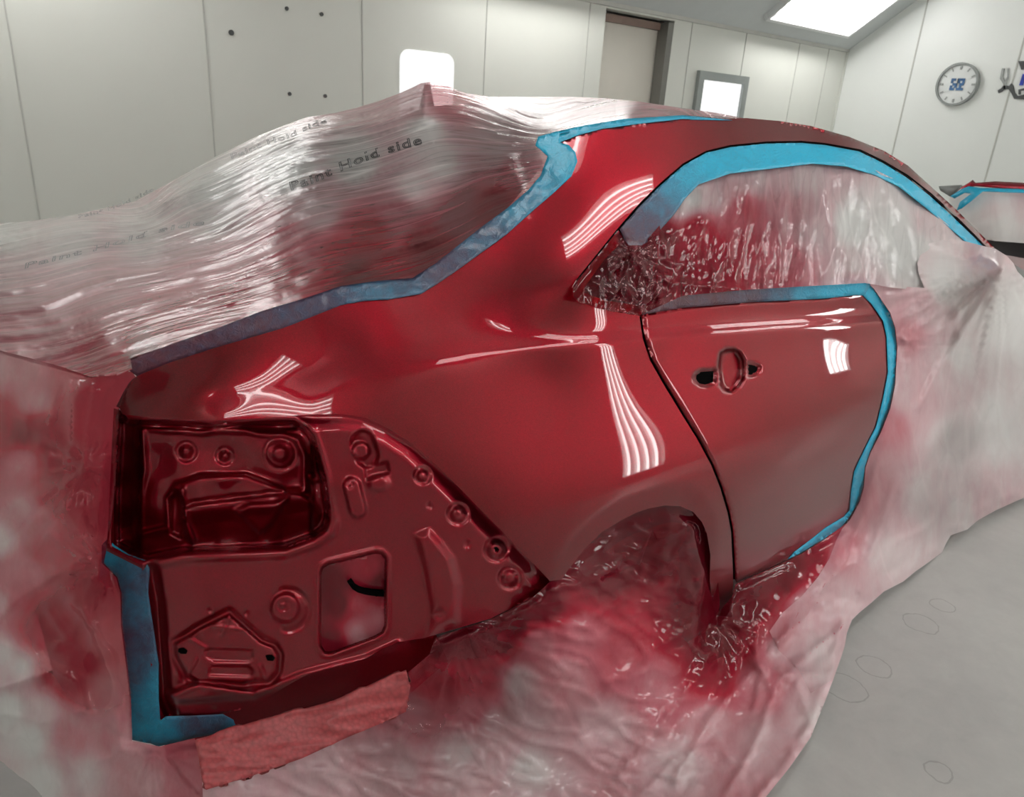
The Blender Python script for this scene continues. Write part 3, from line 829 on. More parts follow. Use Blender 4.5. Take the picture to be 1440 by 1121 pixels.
def relief(px, py):
    d = np.zeros(len(px))
    sp = sdf(px, py, POCKET)
    sp = np.where(py < 600, np.minimum(sp, 0) - 0 + np.where(sp > 0, sp, 0), sp)
    d -= .012 * np.exp(-((sp - 9) / 6.0) ** 2) * sstep(py, 700, 760) + .004 * np.exp(-((sp - 4) / 4.0) ** 2)
    ins = sstep(-sp, -1, 9)
    pd = .12 + .02 * perlin(px / 60, py / 50, 2)
    pd = pd - .030 * sstep(-sdf(px, py, [(196, 600), (440, 600), (440, 800), (196, 800)]), -3, 5)
    sl = sdf(px, py, L_UP)
    pd -= .012 * np.exp(-(sl / 4) ** 2)
    ridge_y = 708 - (px - 272) * .12
    sh = sstep(-sdf(px, py, SHELF), -3, 4)
    pd -= sh * (.028 - .022 * sstep(py - ridge_y, 6, 34))
    pd -= .022 * sstep(-sdf(px, py, [(245, 686), (281, 673), (346, 671), (400, 690), (272, 706), (262, 712)]), -5, 5) * (1 - sh)
    pd -= .020 * sstep(-sdf(px, py, WEDGE), -4, 6)
    pd -= .016 * np.exp(-(line_d(px, py, [(256, 690), (262, 735), (272, 762)]) / 4.5) ** 2)
    pd += .02 * sstep(-sdf(px, py, [(236, 700), (256, 695), (262, 735), (255, 758), (240, 750)]), -2, 4)
    for cx, cy, r in ((262, 635, 12), (316, 641, 10), (394, 638, 22), (439, 670, 7)):
        q = np.hypot(px - cx, py - cy)
        pd += .006 * np.exp(-((q - r) / 2.4) ** 2) - .006 * (1 - sstep(q, r * .3, r * .6))
    pd += .03 * sstep(-px, -198, -186)
    d += pd * ins
    out = 1 - ins
    # panel face features
    e = np.zeros(len(px))
    so = sdf(px, py, OPENING)
    e += .035 * sstep(-so, -1, 3) - .004 * np.exp(-((so - 3) / 2.5) ** 2)
    e = boss(e, px, py, 401, 855, 21, .010, 5)
    e += .0035 * np.exp(-((np.hypot(px - 398, py - 852) - 6) / 1.6) ** 2)
    e += .004 * np.exp(-((np.hypot(px - 405, py - 858) - 29) / 3.5) ** 2) * (px > 395)
    q = line_d(px, py, [(510, 622), (516, 640)]); e += .010 * (1 - sstep(q, 12, 20)) - .013 * (1 - sstep(np.hypot(px - 507, py - 634), 9, 14))
    q = line_d(px, py, [(495, 684), (503, 716)]); e -= .011 * (1 - sstep(q, 8, 15)); e += .004 * np.exp(-((np.hypot(px - 492, py - 681) - 4) / 1.5) ** 2)
    e += .007 * sstep(-sdf(px, py, [(512, 655), (545, 650), (548, 665), (516, 674)]), -3, 3)
    e -= .006 * (1 - sstep(np.hypot((px - 533) / 1.4, py - 680), 5, 15))
    for cx, cy, r, h in ((594, 669, 10, .005), (644, 723, 13, .005), (698, 773, 15, .006), (717, 813, 14, .006)):
        q = np.hypot(px - cx, py - cy)
        e += h * np.exp(-((q - r) / 2.6) ** 2) - h * .8 * (1 - sstep(q, r * .35, r * .7))
    for cx, cy, r in ((657, 766, 6), (604, 711, 5), (618, 864, 8), (698, 773, 4), (295, 858, 4), (346, 862, 4)):
        e += .004 * (1 - sstep(np.hypot(px - cx, (py - cy) * .8), r * .5, r))
    sb = sdf(px, py, BOW_OUT); e -= .012 * sstep(-sb, -3, 14)
    sk = sdf(px, py, BRACKET)
    e += .006 * np.exp(-((sk - 4) / 4) ** 2) - .009 * sstep(-sk, -1, 2.5)
    e += .005 * sstep(-sdf(px, py, [(290, 912), (355, 914), (356, 926), (350, 931), (300, 930), (288, 924)]), -2, 2) * 1.0
    e += .005 * sstep(-sdf(px, py, [(296, 936), (350, 936), (356, 944), (352, 951), (292, 950)]), -2, 2)
    for a, b in (((265, 897), (290, 912)), ((323, 866), (312, 892)), ((366, 935), (372, 955)), ((276, 928), (262, 950)), ((300, 880), (340, 885))):
        e -= .004 * np.exp(-(line_d(px, py, [a, b]) / 2) ** 2)
    e -= .016 * sstep(-sdf(px, py, RIDGE_B), -6, 6)
    e -= .008 * np.exp(-(line_d(px, py, [(238, 978), (280, 961), (358, 976), (430, 948), (515, 926), (560, 905)]) / 5) ** 2)
    edge = [(214, 800), (222, 850), (232, 985), (240, 1004)]
    e += .02 * (1 - sstep(line_d(px, py, edge), 0, 14))
    e += .006 * sstep(px, 575, 760) * 0
    e += .0045 * perlin(px / 110, py / 80, 12)
    # flange along the quarter panel edge
    e += .012 * (1 - sstep(line_d(px, py, Q_LOW), 2, 26))
    e = np.where(so < 4, e, e * 1.6)
    return d + e * out + .006


pan_out = [(160, 574), (173, 578), (240, 584), (300, 586), (367, 583), (433, 578), (480, 577), (515, 582), (549, 598), (583, 619), (616, 649), (650, 682), (683, 716), (710, 743), (736, 770), (760, 795), (776, 815),
           (752, 838), (720, 855), (690, 870), (650, 882), (612, 893), (593, 898), (560, 903), (541, 911), (515, 926), (480, 936), (437, 947), (415, 958), (391, 972), (370, 985), (340, 998), (300, 1006), (270, 1009), (240, 1010), (225, 1012), (216, 985), (206, 860), (200, 800), (180, 790), (150, 775)]
panel = patch('rear_body_panel', pan_out, INN, 3.0, M_INNER, car, disp=relief, hole=POCKET, edge_step=4)
patch('tail_lamp_pocket', POCKET, INN, 3.0, M_INNER, car, disp=relief, edge_step=4)
patch('bracket_slot', [(251, 912), (258, 911), (264, 915), (262, 920), (255, 920), (250, 917)], INN, 3, M_BLACK, panel, disp=relief, off=-.001)
patch('bracket_slot', [(373, 922), (382, 921), (387, 925), (384, 930), (376, 929)], INN, 3, M_BLACK, panel, disp=relief, off=-.001)
patch('bolt_hole', [(695, 770), (699, 769), (702, 773), (700, 777), (696, 776)], INN, 2.5, M_BLACK, panel, disp=relief, off=-.001)
patch('opening_backing', [(a + (500 - a) * .04, b + (850 - b) * .04) for a, b in OPENING], INN, 5, MF_E0, panel, off=.030, attrs={'paint': lambda px, py: idw(px, py, [(520, 800, .6), (500, 850, .5), (500, 890, .3), (530, 880, .4), (470, 900, .8), (465, 820, .9), (478, 850, .9), (535, 820, .9)]), 'clear': lambda px, py: px * 0},
      disp=lambda px, py: .005 * perlin(px / 22, py / 30, 5))
patch('inner_lever', ribbon_outline([(492, 818), (500, 829), (518, 834), (540, 836)], 7), INN, 4, M_BLACK, panel, off=.018, thick=.006)
# body metal below and behind the panel edge
patch('lower_body_panel', [(225, 1005), (300, 1000), (391, 966), (437, 941), (541, 905), (612, 890), (630, 930), (560, 990), (420, 1050), (235, 1070)], INN, 10, M_INNER, car, off=.055)
patch('inner_wheel_housing', [(770, 815), (847, 735), (913, 700), (960, 695), (1000, 730), (1010, 900), (960, 1010), (780, 1010), (700, 880)], BODY, 14, M_INNER, car, off=.14)
patch('trunk_lid', [(-160, 380), (0, 345), (200, 315), (400, 350), (560, 400), (480, 410), (300, 470), (128, 532), (0, 497), (-160, 470)], R, 12, M_PAINT, car, off=.035)
patch('rear_window', [(200, 300), (430, 190), (600, 160), (740, 185), (765, 230), (700, 310), (600, 388), (520, 400), (400, 355)], R, 12, M_GLASS, car, off=.045)
patch('roof_panel', [(560, 165), (600, 150), (700, 143), (850, 144), (960, 157), (1040, 167), (880, 170), (780, 190), (740, 190)], R, 10, M_PAINT, car, off=.03)
pk = on(601, 119, 'y', 1.83)
MB().tube((pk[0], pk[1], pk[2] - .10), pk, .030, 14, .008).build('roof_antenna', M_BLACK, car, True)
# rest of the shell, wheels and floor pan under the film
b = MB(); b.box((2.5, 1.85, .62), (4.0, 1.5, .5)); b.build('floor_pan', M_INNER, car)
fd = [(1217, 394), (1290, 385), (1420, 400), (1500, 430), (1520, 560), (1440, 690), (1330, 735), (1190, 745), (1199, 691), (1219, 634), (1245, 561), (1250, 474)]
patch('front_door', fd, BODY, 16, M_PAINT, car, off=.045)


def wheel(x):
    c = np.array([x, 1.06, .325])
    n = 40; V = []; F = []
    prof = [(.20, -.10), (.29, -.11), (.325, -.085), (.335, 0), (.325, .085), (.29, .11), (.20, .10)]
    for i in range(n):
        a = 2 * math.pi * i / n
        for r, y in prof: V.append((c[0] + r * math.cos(a), c[1] + y, c[2] + r * math.sin(a)))
    m = len(prof)
    for i in range(n):
        j = (i + 1) % n
        for k in range(m - 1): F.append((i * m + k, i * m + k + 1, j * m + k + 1, j * m + k))
    w_ = link('wheel', V, F, M_TYRE, car)
    r_ = MB()
    for k in range(5):
        a = 2 * math.pi * k / 5; u = np.array([math.cos(a), 0, math.sin(a)])
        r_.tube(c + (0, -.07, 0), c + u * .2 + (0, -.08, 0), .03, 8, .022)
    r_.tube(c + (0, -.09, 0), c + (0, .05, 0), .05, 16)
    r_.build('rim', M_ALLOY, w_)


wheel(1.16); wheel(3.8)

# ---------------------------------------------------------------- blue masking tape
def tp(data): return {'paint': lambda px, py: idw(px, py, data)}


def tape(outline, depth, label, data, off=-.0025, w=.0012, step=5, group=None):
    o = patch('masking_tape', outline, depth, step, M_TAPE, None, off=off, attrs=tp(data), disp=lambda px, py: -.0022 * ridge(px / 30, py / 22, 8) ** 2, thick=w, edge_step=4)
    return tag(o, label, 'tape', group)


tape(R_TAPE[1:21] + [(200, 499), (182, 508), (180, 520), (192, 529)] + TAPE_LOW[::-1][2:] + [(970, 168), (1030, 169)], BODY,
     'long blue tape along the roof edge, rear glass corner and trunk gap',
     [(960, 165, .1), (850, 178, .08), (780, 195, .02), (800, 230, .05), (770, 255, .25), (740, 280, .42), (680, 330, .66), (620, 375, .8), (575, 400, .64), (520, 410, .58), (480, 415, .72), (430, 430, .82), (350, 460, .9), (280, 485, .93), (200, 515, 1)], -.003)
WT = [(905, 345), (903, 320), (915, 298), (930, 277), (945, 258), (962, 240), (993, 217), (1027, 208), (1077, 203), (1127, 202), (1160, 205), (1208, 214), (1241, 230), (1274, 250), (1307, 276), (1340, 306), (1368, 333), (1385, 350),
      (1368, 345), (1335, 318), (1302, 290), (1264, 260), (1230, 243), (1190, 230), (1143, 226), (1093, 232), (1027, 241), (983, 256), (963, 276), (948, 300), (925, 325), (905, 348), (888, 362), (880, 352), (890, 330)]
WT = [(872, 322), (901, 289), (931, 259), (961, 233), (993, 215), (1027, 207), (1077, 202), (1127, 201), (1160, 204), (1208, 213), (1241, 229), (1274, 249), (1307, 275), (1340, 305), (1368, 332), (1388, 352)] + \
     [(1370, 350), (1335, 320), (1302, 292), (1264, 262), (1230, 246), (1190, 234), (1143, 230), (1093, 236), (1027, 244), (983, 259), (963, 280), (948, 302), (925, 327), (900, 352), (884, 352)]
tape(WT, BODY, 'bright blue masking tape arching over the side window, dark at its rear end',
     [(885, 340, .95), (905, 315, .8), (925, 290, .66), (945, 262, .35), (960, 245, .12), (1000, 222, .03), (1100, 215, 0), (1200, 225, 0), (1300, 280, 0), (1370, 340, 0)], -.0015)
tape([(902, 443), (915, 425), (960, 413), (1043, 405), (1127, 400), (1217, 393), (1224, 400), (1216, 416), (1205, 415), (1160, 420), (1060, 425), (960, 433)], BODY,
     'straight tape along the belt line below the side window, maroon turning blue',
     [(910, 435, 1), (1000, 420, .97), (1060, 415, .85), (1100, 410, .6), (1130, 408, .25), (1170, 405, .06), (1215, 400, .03)], -.016)
tape([(1217, 393), (1228, 406), (1251, 440), (1258, 461), (1261, 487), (1258, 541), (1251, 574), (1238, 607), (1224, 634), (1216, 657), (1214, 684), (1208, 704), (1194, 728), (1182, 742), (1160, 757), (1127, 777), (1108, 787), (1118, 776), (1147, 754), (1160, 743), (1187, 727), (1195, 718), (1197, 691), (1201, 664), (1216, 632), (1232, 601), (1242, 561), (1249, 524), (1247, 474), (1242, 451), (1226, 428), (1212, 414)],
     BODY, 'narrow bright blue tape running down the front edge of the rear door',
     [(1220, 400, 0), (1255, 480, 0), (1240, 590, .05), (1200, 690, .15), (1120, 780, .1)], -.004)
tape([(143, 767), (152, 757), (160, 767), (180, 780), (203, 788), (210, 800), (208, 835), (215, 880), (223, 934), (223, 980), (225, 1014), (233, 1010), (230, 1046), (207, 1045), (183, 1040), (183, 1017), (182, 980), (177, 934), (170, 880), (169, 834), (163, 812), (143, 792)],
     INN, 'upright blue tape down the rear corner below the empty tail lamp pocket',
     [(150, 780, .1), (180, 800, .55), (190, 850, .55), (190, 900, .72), (190, 950, .66), (200, 1000, .35), (205, 1035, .15), (215, 970, .3), (200, 820, .7)], .004, group=None)
tape([(224, 1016), (233, 1008), (273, 1007), (313, 1005), (328, 1013), (334, 1027), (300, 1033), (273, 1038), (240, 1046), (222, 1050), (208, 1044)],
     INN, 'short bluish tape strip under the lower rear corner of the body, stained purple',
     [(215, 1035, .15), (235, 1030, .35), (270, 1020, .72), (310, 1018, .7), (328, 1018, .4)], .002)

# ---------------------------------------------------------------- films
MF_R = mat_film('rear_masking_film', .22, 5.0, a0=.84, a1=.88, streak=1.1, crum=.06, lines=.7, bdist=.009, rough=.2, gloss=1.25)
MF_W = mat_film('window_masking_film', 2.4, .55, a0=.90, a1=.92, streak=.7, crum=.14, rough=.06, lines=.3, bdist=.008, gloss=.9)
MF_B = mat_film('hanging_masking_film', 1.2, .6, a0=.95, a1=.95, streak=.35, crum=.14, rough=.1, lines=.1, bdist=.009, gloss=.9, trans=.1)
MF_E = mat_film('skirt_masking_film', 1.1, .7, a0=.95, a1=.95, streak=.35, crum=.16, rough=.07, lines=.1, bdist=.010, gloss=1.0, trans=.1)
MF_D = mat_film('side_masking_film', 1.4, .45, a0=.96, a1=.95, streak=.7, crum=.15, rough=.2, lines=.1, bdist=.008, gloss=1.0, trans=.1)
R_CLEAR_SHADE = [(650, 300, .5), (560, 320, .3), (700, 250, .35), (600, 260, .0), (450, 350, .1), (300, 300, .2), (450, 230, .25), (300, 400, 0), (100, 400, 0), (600, 190, .1), (600, 350, .4), (150, 350, .1), (330, 230, .25), (520, 360, .3), (622, 132, .4), (650, 145, .3), (585, 140, .0), (800, 160, 0), (60, 330, .1)]  # thinner haze right of the antenna peak adds to its painted shade
E_CLEAR = [(600, 1010, .6), (690, 1000, .5), (560, 1060, .5), (740, 1060, .2), (560, 1080, .45), (640, 1000, .5), (600, 1100, .4), (700, 980, .35), (470, 1100, .2), (780, 960, 0), (820, 1050, .1), (900, 900, 0), (1000, 1000, 0), (1060, 860, .2), (1010, 880, .4), (920, 740, .3), (690, 1100, .3), (350, 1110, .1), (1120, 1000, 0), (1150, 900, 0), (820, 880, 0), (650, 920, .3)]
D_CLEAR = [(1350, 400, .1), (1300, 600, 0), (1345, 620, .45), (1330, 700, .35), (1380, 540, .25), (1400, 650, .1), (1300, 440, .1), (1280, 560, .05), (1400, 450, 0), (1420, 560, .2), (1250, 760, 0), (1360, 690, .3)]
W_CLEAR = [(930, 380, .3), (1000, 330, .1), (1050, 380, .25), (1110, 300, .3), (1190, 320, 0), (1260, 320, 0), (850, 400, .5), (1120, 360, .3), (1150, 380, .1)]
B_CLEAR = [(130, 600, .5), (60, 530, .3), (75, 890, .6), (130, 960, .6), (50, 720, .25), (30, 640, 0), (0, 900, 0), (60, 1000, .15), (200, 1090, .2), (120, 740, .4), (30, 830, .1), (90, 1050, .1)]

f1 = tag(patch('masking_film', R_TOP + R_TAPE[:-2] + [(186, 520), (165, 528), (128, 530), (80, 514), (40, 503), (0, 493), (-160, 458), (-400, 420)], R, 4.2, MF_R, None, disp=R_disp,
               attrs={'paint': lambda px, py: idw(px, py, R_PAINT_SHADE), 'clear': lambda px, py: idw(px, py, R_CLEAR_SHADE)}, uv=lambda px, py: (px / 100, VR(px, py) / 100)),
         'printed translucent film stretched over trunk, rear window and roof, peaked at the antenna', 'masking film')


def text_on(path, size, txt, parent, depth, off, slant=0.0):
    """outline lettering printed on the film, following a path over it"""
    cu = bpy.data.curves.new('lettering', 'FONT'); cu.body = txt; cu.size = 1.0; cu.space_character = 1.15
    cu.fill_mode = 'NONE'; cu.bevel_depth = .022; cu.bevel_resolution = 0; cu.resolution_u = 3
    ob = bpy.data.objects.new('lettering_tmp', cu); COL.objects.link(ob)
    dg = bpy.context.evaluated_depsgraph_get(); me = ob.evaluated_get(dg).to_mesh()
    V = np.array([v.co[:] for v in me.vertices]); F = [tuple(p.vertices) for p in me.polygons]
    ob.evaluated_get(dg).to_mesh_clear(); bpy.data.objects.remove(ob)
    P = np.array(chaikin(path, 2, closed=False), float); L = np.r_[0, np.cumsum(np.hypot(*np.diff(P, axis=0).T))]
    s = V[:, 0] / V[:, 0].max() * L[-1]
    X = np.interp(s, L, P[:, 0]); Y = np.interp(s, L, P[:, 1])
    px = X + V[:, 1] * size * slant; py = Y - V[:, 1] * size
    t = depth(px, py); d = ray(px, py)
    t = t + (R_disp(px, py) + off + V[:, 2] * .01) / np.linalg.norm(d, axis=1)
    return link('printed_lettering', CAM + d * t[:, None], F, M_INK, parent, False)


text_on([(408, 268), (440, 258), (480, 240), (520, 224), (560, 211), (594, 202)], 17, 'Paint Hold side', f1, R, -.002, -.25)
text_on([(33, 378), (80, 366), (130, 354), (180, 340), (230, 325), (287, 316)], 11, 'Paint Hold side', f1, R, -.002, .2)
text_on([(110, 307), (140, 300), (170, 290), (200, 276), (216, 268)], 7, 'Paint Hold side', f1, R, -.002, -.2)
text_on([(325, 224), (355, 212), (385, 200), (410, 194), (435, 180), (460, 173)], 10, 'Paint Hold side', f1, R, -.002, -.3)



def folds(px, py, lines):
    """sharp pleats: (points, height, width)"""
    d = np.zeros(len(px))
    wx = px + 5 * perlin(px / 28, py / 28, 61); wy = py + 5 * perlin(px / 28, py / 28, 62)
    for pts, h, w in lines:
        a = np.array(pts, float)
        m = (px > a[:, 0].min() - 5 * w) & (px < a[:, 0].max() + 5 * w) & (py > a[:, 1].min() - 5 * w) & (py < a[:, 1].max() + 5 * w)
        if m.any():
            q = line_d(wx[m], wy[m], pts)
            d[m] -= h * np.exp(-q / w)
    return d


B_FOLDS = [([(150, 772), (90, 800), (30, 840), (-20, 880)], .030, 13), ([(122, 655), (90, 690), (40, 730), (10, 765)], .020, 10), ([(122, 655), (100, 700), (60, 760), (30, 800), (10, 830)], .020, 9),
           ([(150, 772), (118, 850), (150, 930), (180, 990)], .022, 9), ([(105, 845), (130, 880), (172, 945)], .018, 8), ([(0, 905), (50, 925), (110, 960), (120, 1000)], .022, 10), ([(115, 1000), (60, 1015), (0, 1000)], .018, 12),
           ([(110, 1118), (140, 1070), (190, 1047)], .018, 9), ([(60, 955), (108, 1000), (100, 1080)], .016, 9), ([(225, 1050), (248, 1090), (275, 1118)], .020, 7), ([(205, 1050), (195, 1090), (215, 1140)], .016, 9),
           ([(101, 540), (103, 600), (101, 640), (122, 657), (160, 664)], .012, 5), ([(150, 660), (145, 720), (150, 765)], .012, 7), ([(60, 505), (40, 580), (10, 650)], .010, 9), ([(90, 520), (70, 590), (30, 680)], .010, 9), ([(70, 860), (95, 900), (60, 930)], .016, 8)]
E_FOLDS = [([(645, 880), (700, 945), (735, 1010)], .016, 7), ([(645, 880), (690, 925), (760, 960)], .016, 7), ([(645, 880), (720, 900), (775, 892)], .014, 7), ([(645, 880), (640, 960), (655, 1040), (690, 1090)], .014, 8), ([(640, 885), (600, 960), (560, 1030)], .014, 9), ([(642, 885), (620, 960), (600, 1060)], .010, 8),
           ([(775, 830), (840, 815), (880, 785), (940, 752), (975, 735)], .016, 6), ([(612, 905), (700, 880), (760, 845), (840, 835), (930, 800)], .010, 7), ([(985, 740), (900, 830), (800, 890)], .010, 12), ([(1004, 880), (985, 950), (930, 1020), (870, 1090)], .020, 10), ([(1003, 870), (940, 900), (860, 960)], .014, 12),
           ([(1030, 870), (1075, 935), (1060, 1000)], .018, 8), ([(1150, 850), (1080, 920), (1000, 1010), (950, 1095)], .022, 10), ([(1055, 930), (1100, 945), (1150, 950)], .018, 7), ([(1185, 880), (1095, 955), (1060, 1050), (1020, 1120)], .020, 9), ([(1120, 960), (1140, 1020)], .016, 8), ([(1065, 875), (1062, 925), (1080, 960)], .02, 6),
           ([(715, 975), (735, 992), (790, 996)], .010, 5), ([(570, 1036), (630, 1022), (670, 1024), (705, 1068)], .010, 6), ([(330, 1120), (480, 1070), (580, 1040)], .008, 9), ([(640, 1120), (700, 1040), (780, 1010)], .010, 12), ([(1180, 800), (1130, 850), (1100, 900)], .014, 8), ([(1020, 830), (1030, 860), (1010, 880)], .012, 6),
           ([(1060, 812), (1062, 850), (1050, 890)], .010, 6), ([(1110, 795), (1105, 830), (1080, 870)], .010, 6), ([(900, 1120), (960, 1060), (1010, 1050), (1060, 1090)], .018, 10)]
E_FOLDS += [([(1408, 376), p, q], .018, 9) for p, q in (((1330, 430), (1270, 478)), ((1345, 480), (1300, 570)), ((1360, 520), (1320, 660)), ((1385, 520), (1365, 700)), ((1400, 520), (1400, 690)), ((1422, 500), (1440, 660)), ((1350, 400), (1300, 420)))]
E_FOLDS += [([(1340, 590), (1270, 690), (1225, 780)], .018, 9), ([(1400, 600), (1320, 720), (1260, 790)], .018, 10), ([(1262, 482), (1310, 470), (1350, 450)], .010, 7), ([(1345, 430), (1348, 480), (1345, 560)], .012, 6), ([(1310, 735), (1260, 765), (1210, 830)], .02, 9)]
W_FOLDS = [([(1045, 234), (1030, 330), (1000, 410)], .010, 5), ([(1150, 226), (1170, 300), (1200, 392)], .010, 6), ([(1192, 232), (1240, 330), (1290, 395)], .012, 7), ([(1240, 255), (1290, 340), (1300, 390)], .010, 6), ([(990, 257), (985, 330), (950, 410)], .010, 6), ([(1100, 231), (1092, 330), (1075, 402)], .009, 6),
           ([(930, 325), (942, 380), (925, 430)], .008, 5), ([(888, 358), (915, 400), (930, 425)], .010, 5), ([(888, 358), (940, 398), (1050, 405)], .012, 5), ([(888, 358), (880, 400), (903, 440)], .012, 5), ([(866, 345), (856, 380), (862, 420)], .010, 5), ([(830, 395), (860, 412), (900, 436)], .008, 4), ([(888, 358), (1000, 300), (1060, 250)], .006, 7),
           ([(1215, 240), (1225, 320), (1250, 395)], .008, 6), ([(1130, 228), (1125, 300), (1130, 395)], .007, 6)]
# rear end sheet hanging from the trunk edge
B_A = [(128, 526, 'y', 1.10), (165, 530, 'y', 1.06), (0, 492, 'y', 1.38), (-160, 455, 'y', 1.7), (160, 690, 'y', 1.13), (150, 765, 'y', 1.14), (165, 830, 'y', 1.11), (184, 1035, 'y', 1.10), (225, 1048, 'y', 1.09), (275, 1040, 'y', 1.06),
       (0, 700, 'y', 1.45), (0, 900, 'y', 1.42), (70, 620, 'y', 1.22), (60, 900, 'y', 1.24), (0, 1070, 'y', 1.40), (60, 1121, 'y', 1.30), (200, 1121, 'y', 1.10), (300, 1130, 'y', 1.0), (-160, 900, 'y', 1.8), (-400, 420, 'y', 2.5), (-400, 800, 'y', 2.6), (300, 1400, 'y', .92), (290, 1200, 'y', .98), (105, 720, 'y', 1.13), (120, 850, 'y', 1.16)]
BS = Surf(B_A, 1e-5)


def fan(px, py, cx, cy, n, amp, r0, seed):
    """pleats gathering at a point"""
    r = np.hypot(px - cx, py - cy); a = np.arctan2(py - cy, px - cx)
    return -amp * ridge(a * n / 6.283, r / 400 + seed, seed) ** 1.5 * np.exp(-r / r0) * sstep(r, 0, r0 * .25)


def crumple(px, py, s, amp, seed):
    """crumpled sheet: straight sharp creases between nearly flat facets"""
    d = np.zeros(len(px)); rs = np.random.RandomState(seed)
    for k, (sc, am) in enumerate(((1.5, 1.0), (1.05, .8), (.7, .55), (.45, .35), (.3, .2))):
        for j in range(2):
            a = rs.uniform(0, math.pi)
            w = 1.1 * perlin(px / (s * 3.2) + k, py / (s * 3.2) + j, seed + 7 * k + j)
            u = (px * math.cos(a) + py * math.sin(a)) / (s * sc) + w * 1.4 + rs.uniform()
            m = sstep(perlin(px / (s * 1.9) + 9 * j, py / (s * 1.9) + 5 * k, seed + 31 * k + 3 * j), -.25, .35)
            d -= amp * .7 * am * np.abs(u - np.floor(u) - .5) * 2 * m
    return d


B_EDGE = [(0, 493), (128, 530), (166, 534), (160, 690), (148, 765), (165, 830), (184, 1040), (225, 1048), (275, 1038)]


def B_disp(px, py):
    d = crumple(px, py, 90, .022, 20) * sstep(py, 560, 760) + fan(px, py, 122, 655, 13, .018, 90, 3) + fan(px, py, 150, 800, 14, .02, 110, 5)
    d += -.008 * ridge(px / 26 + py / 300, py / 240, 23) ** 2 * (1 - sstep(py, 560, 760))
    d += fan(px, py, 215, 1050, 15, .02, 60, 6) + folds(px, py, B_FOLDS)
    # folded-over flap beside the lamp
    FL = [(108, 535), (166, 534), (162, 690), (140, 668), (115, 650), (101, 625), (101, 560)]
    d -= .012 * sstep(-sdf(px, py, FL), -1, 4)
    # pouch dug in around the dark hollow
    d += .05 * np.exp(-(((px - 75) / 45) ** 2 + ((py - 885) / 45) ** 2)) + .05 * np.exp(-(((px - 130) / 25) ** 2 + ((py - 960) / 50) ** 2))
    e = sstep(line_d(px, py, B_EDGE), 0, 22)
    return d * (.1 + .9 * e)


B_PAINT = [(0, 600, .7), (60, 600, .8), (110, 690, .8), (120, 560, .9), (140, 640, 1), (150, 690, 1), (70, 900, .95), (120, 930, .9), (130, 800, .75), (60, 780, .6), (20, 800, .4), (0, 520, .3), (40, 520, .35), (100, 540, .5), (150, 545, .9), (150, 600, 1), (50, 565, .35), (0, 590, .6), (30, 610, .8), (100, 620, .85), (80, 640, .75), (30, 650, .35), (30, 720, .3), (0, 760, .1), (60, 740, .5), (90, 700, .75), (130, 700, .9), (150, 720, .95), (100, 780, .6), (40, 800, .4),
           (0, 850, .25), (60, 870, .85), (25, 850, .5), (90, 890, .9), (0, 920, .08), (30, 940, .1), (70, 940, .6), (100, 960, .85), (140, 900, .6), (120, 860, .75), (150, 960, .5), (60, 1000, .12), (100, 1030, .35), (150, 1040, .35), (180, 1060, .3), (40, 1040, .03), (10, 1000, .02), (120, 1090, .12),
           (200, 1100, .25), (250, 1060, .45), (270, 1100, .4), (60, 1100, .04), (160, 800, .9), (135, 820, .85)]
tag(patch('masking_film', [(-400, 418), (-160, 456), (0, 493), (40, 503), (80, 514), (110, 522), (140, 522), (165, 520), (186, 523), (191, 530), (179, 545), (168, 573), (165, 620), (162, 690), (156, 740), (150, 772), (146, 792), (165, 812), (171, 834), (172, 880), (179, 934), (184, 980), (186, 1042),
                           (225, 1050), (274, 1038), (284, 1090), (290, 1111), (300, 1400), (140, 1230), (90, 1150), (60, 1121), (52, 1111), (40, 1100), (27, 1092), (18, 1084), (12, 1080), (5, 1073), (0, 1070), (-80, 1010), (-200, 930), (-400, 800)], BS, 4.5, MF_B, None, disp=B_disp,
          attrs={'paint': lambda px, py: idw(px, py, B_PAINT), 'clear': lambda px, py: idw(px, py, B_CLEAR)}), 'crumpled film hanging from the trunk edge over the rear end, at the left', 'masking film')

# film over the side windows
WS = WSG


def W_disp(px, py):
    d = .010 * perlin(px / 60, py / 90, 31) - .010 * ridge(px / 26 + py / 190, py / 170, 32) ** 2 - .004 * ridge(px / 11, py / 70, 33) ** 2
    d += fan(px, py, 888, 358, 13, .020, 60, 8) + fan(px, py, 905, 440, 11, .016, 50, 9)
    d += folds(px, py, W_FOLDS) + crumple(px, py, 46, .007, 40) * (1 - sstep(px, 900, 1000)) + crumple(px, py, 50, .004, 44) * sstep(py, 340, 400)
    e = sstep(line_d(px, py, [(804, 410), (868, 322), (962, 262), (1027, 235), (1143, 222), (1227, 237), (1293, 280), (1385, 352)]), 0, 14)
    return d * (.1 + .9 * e) - .006


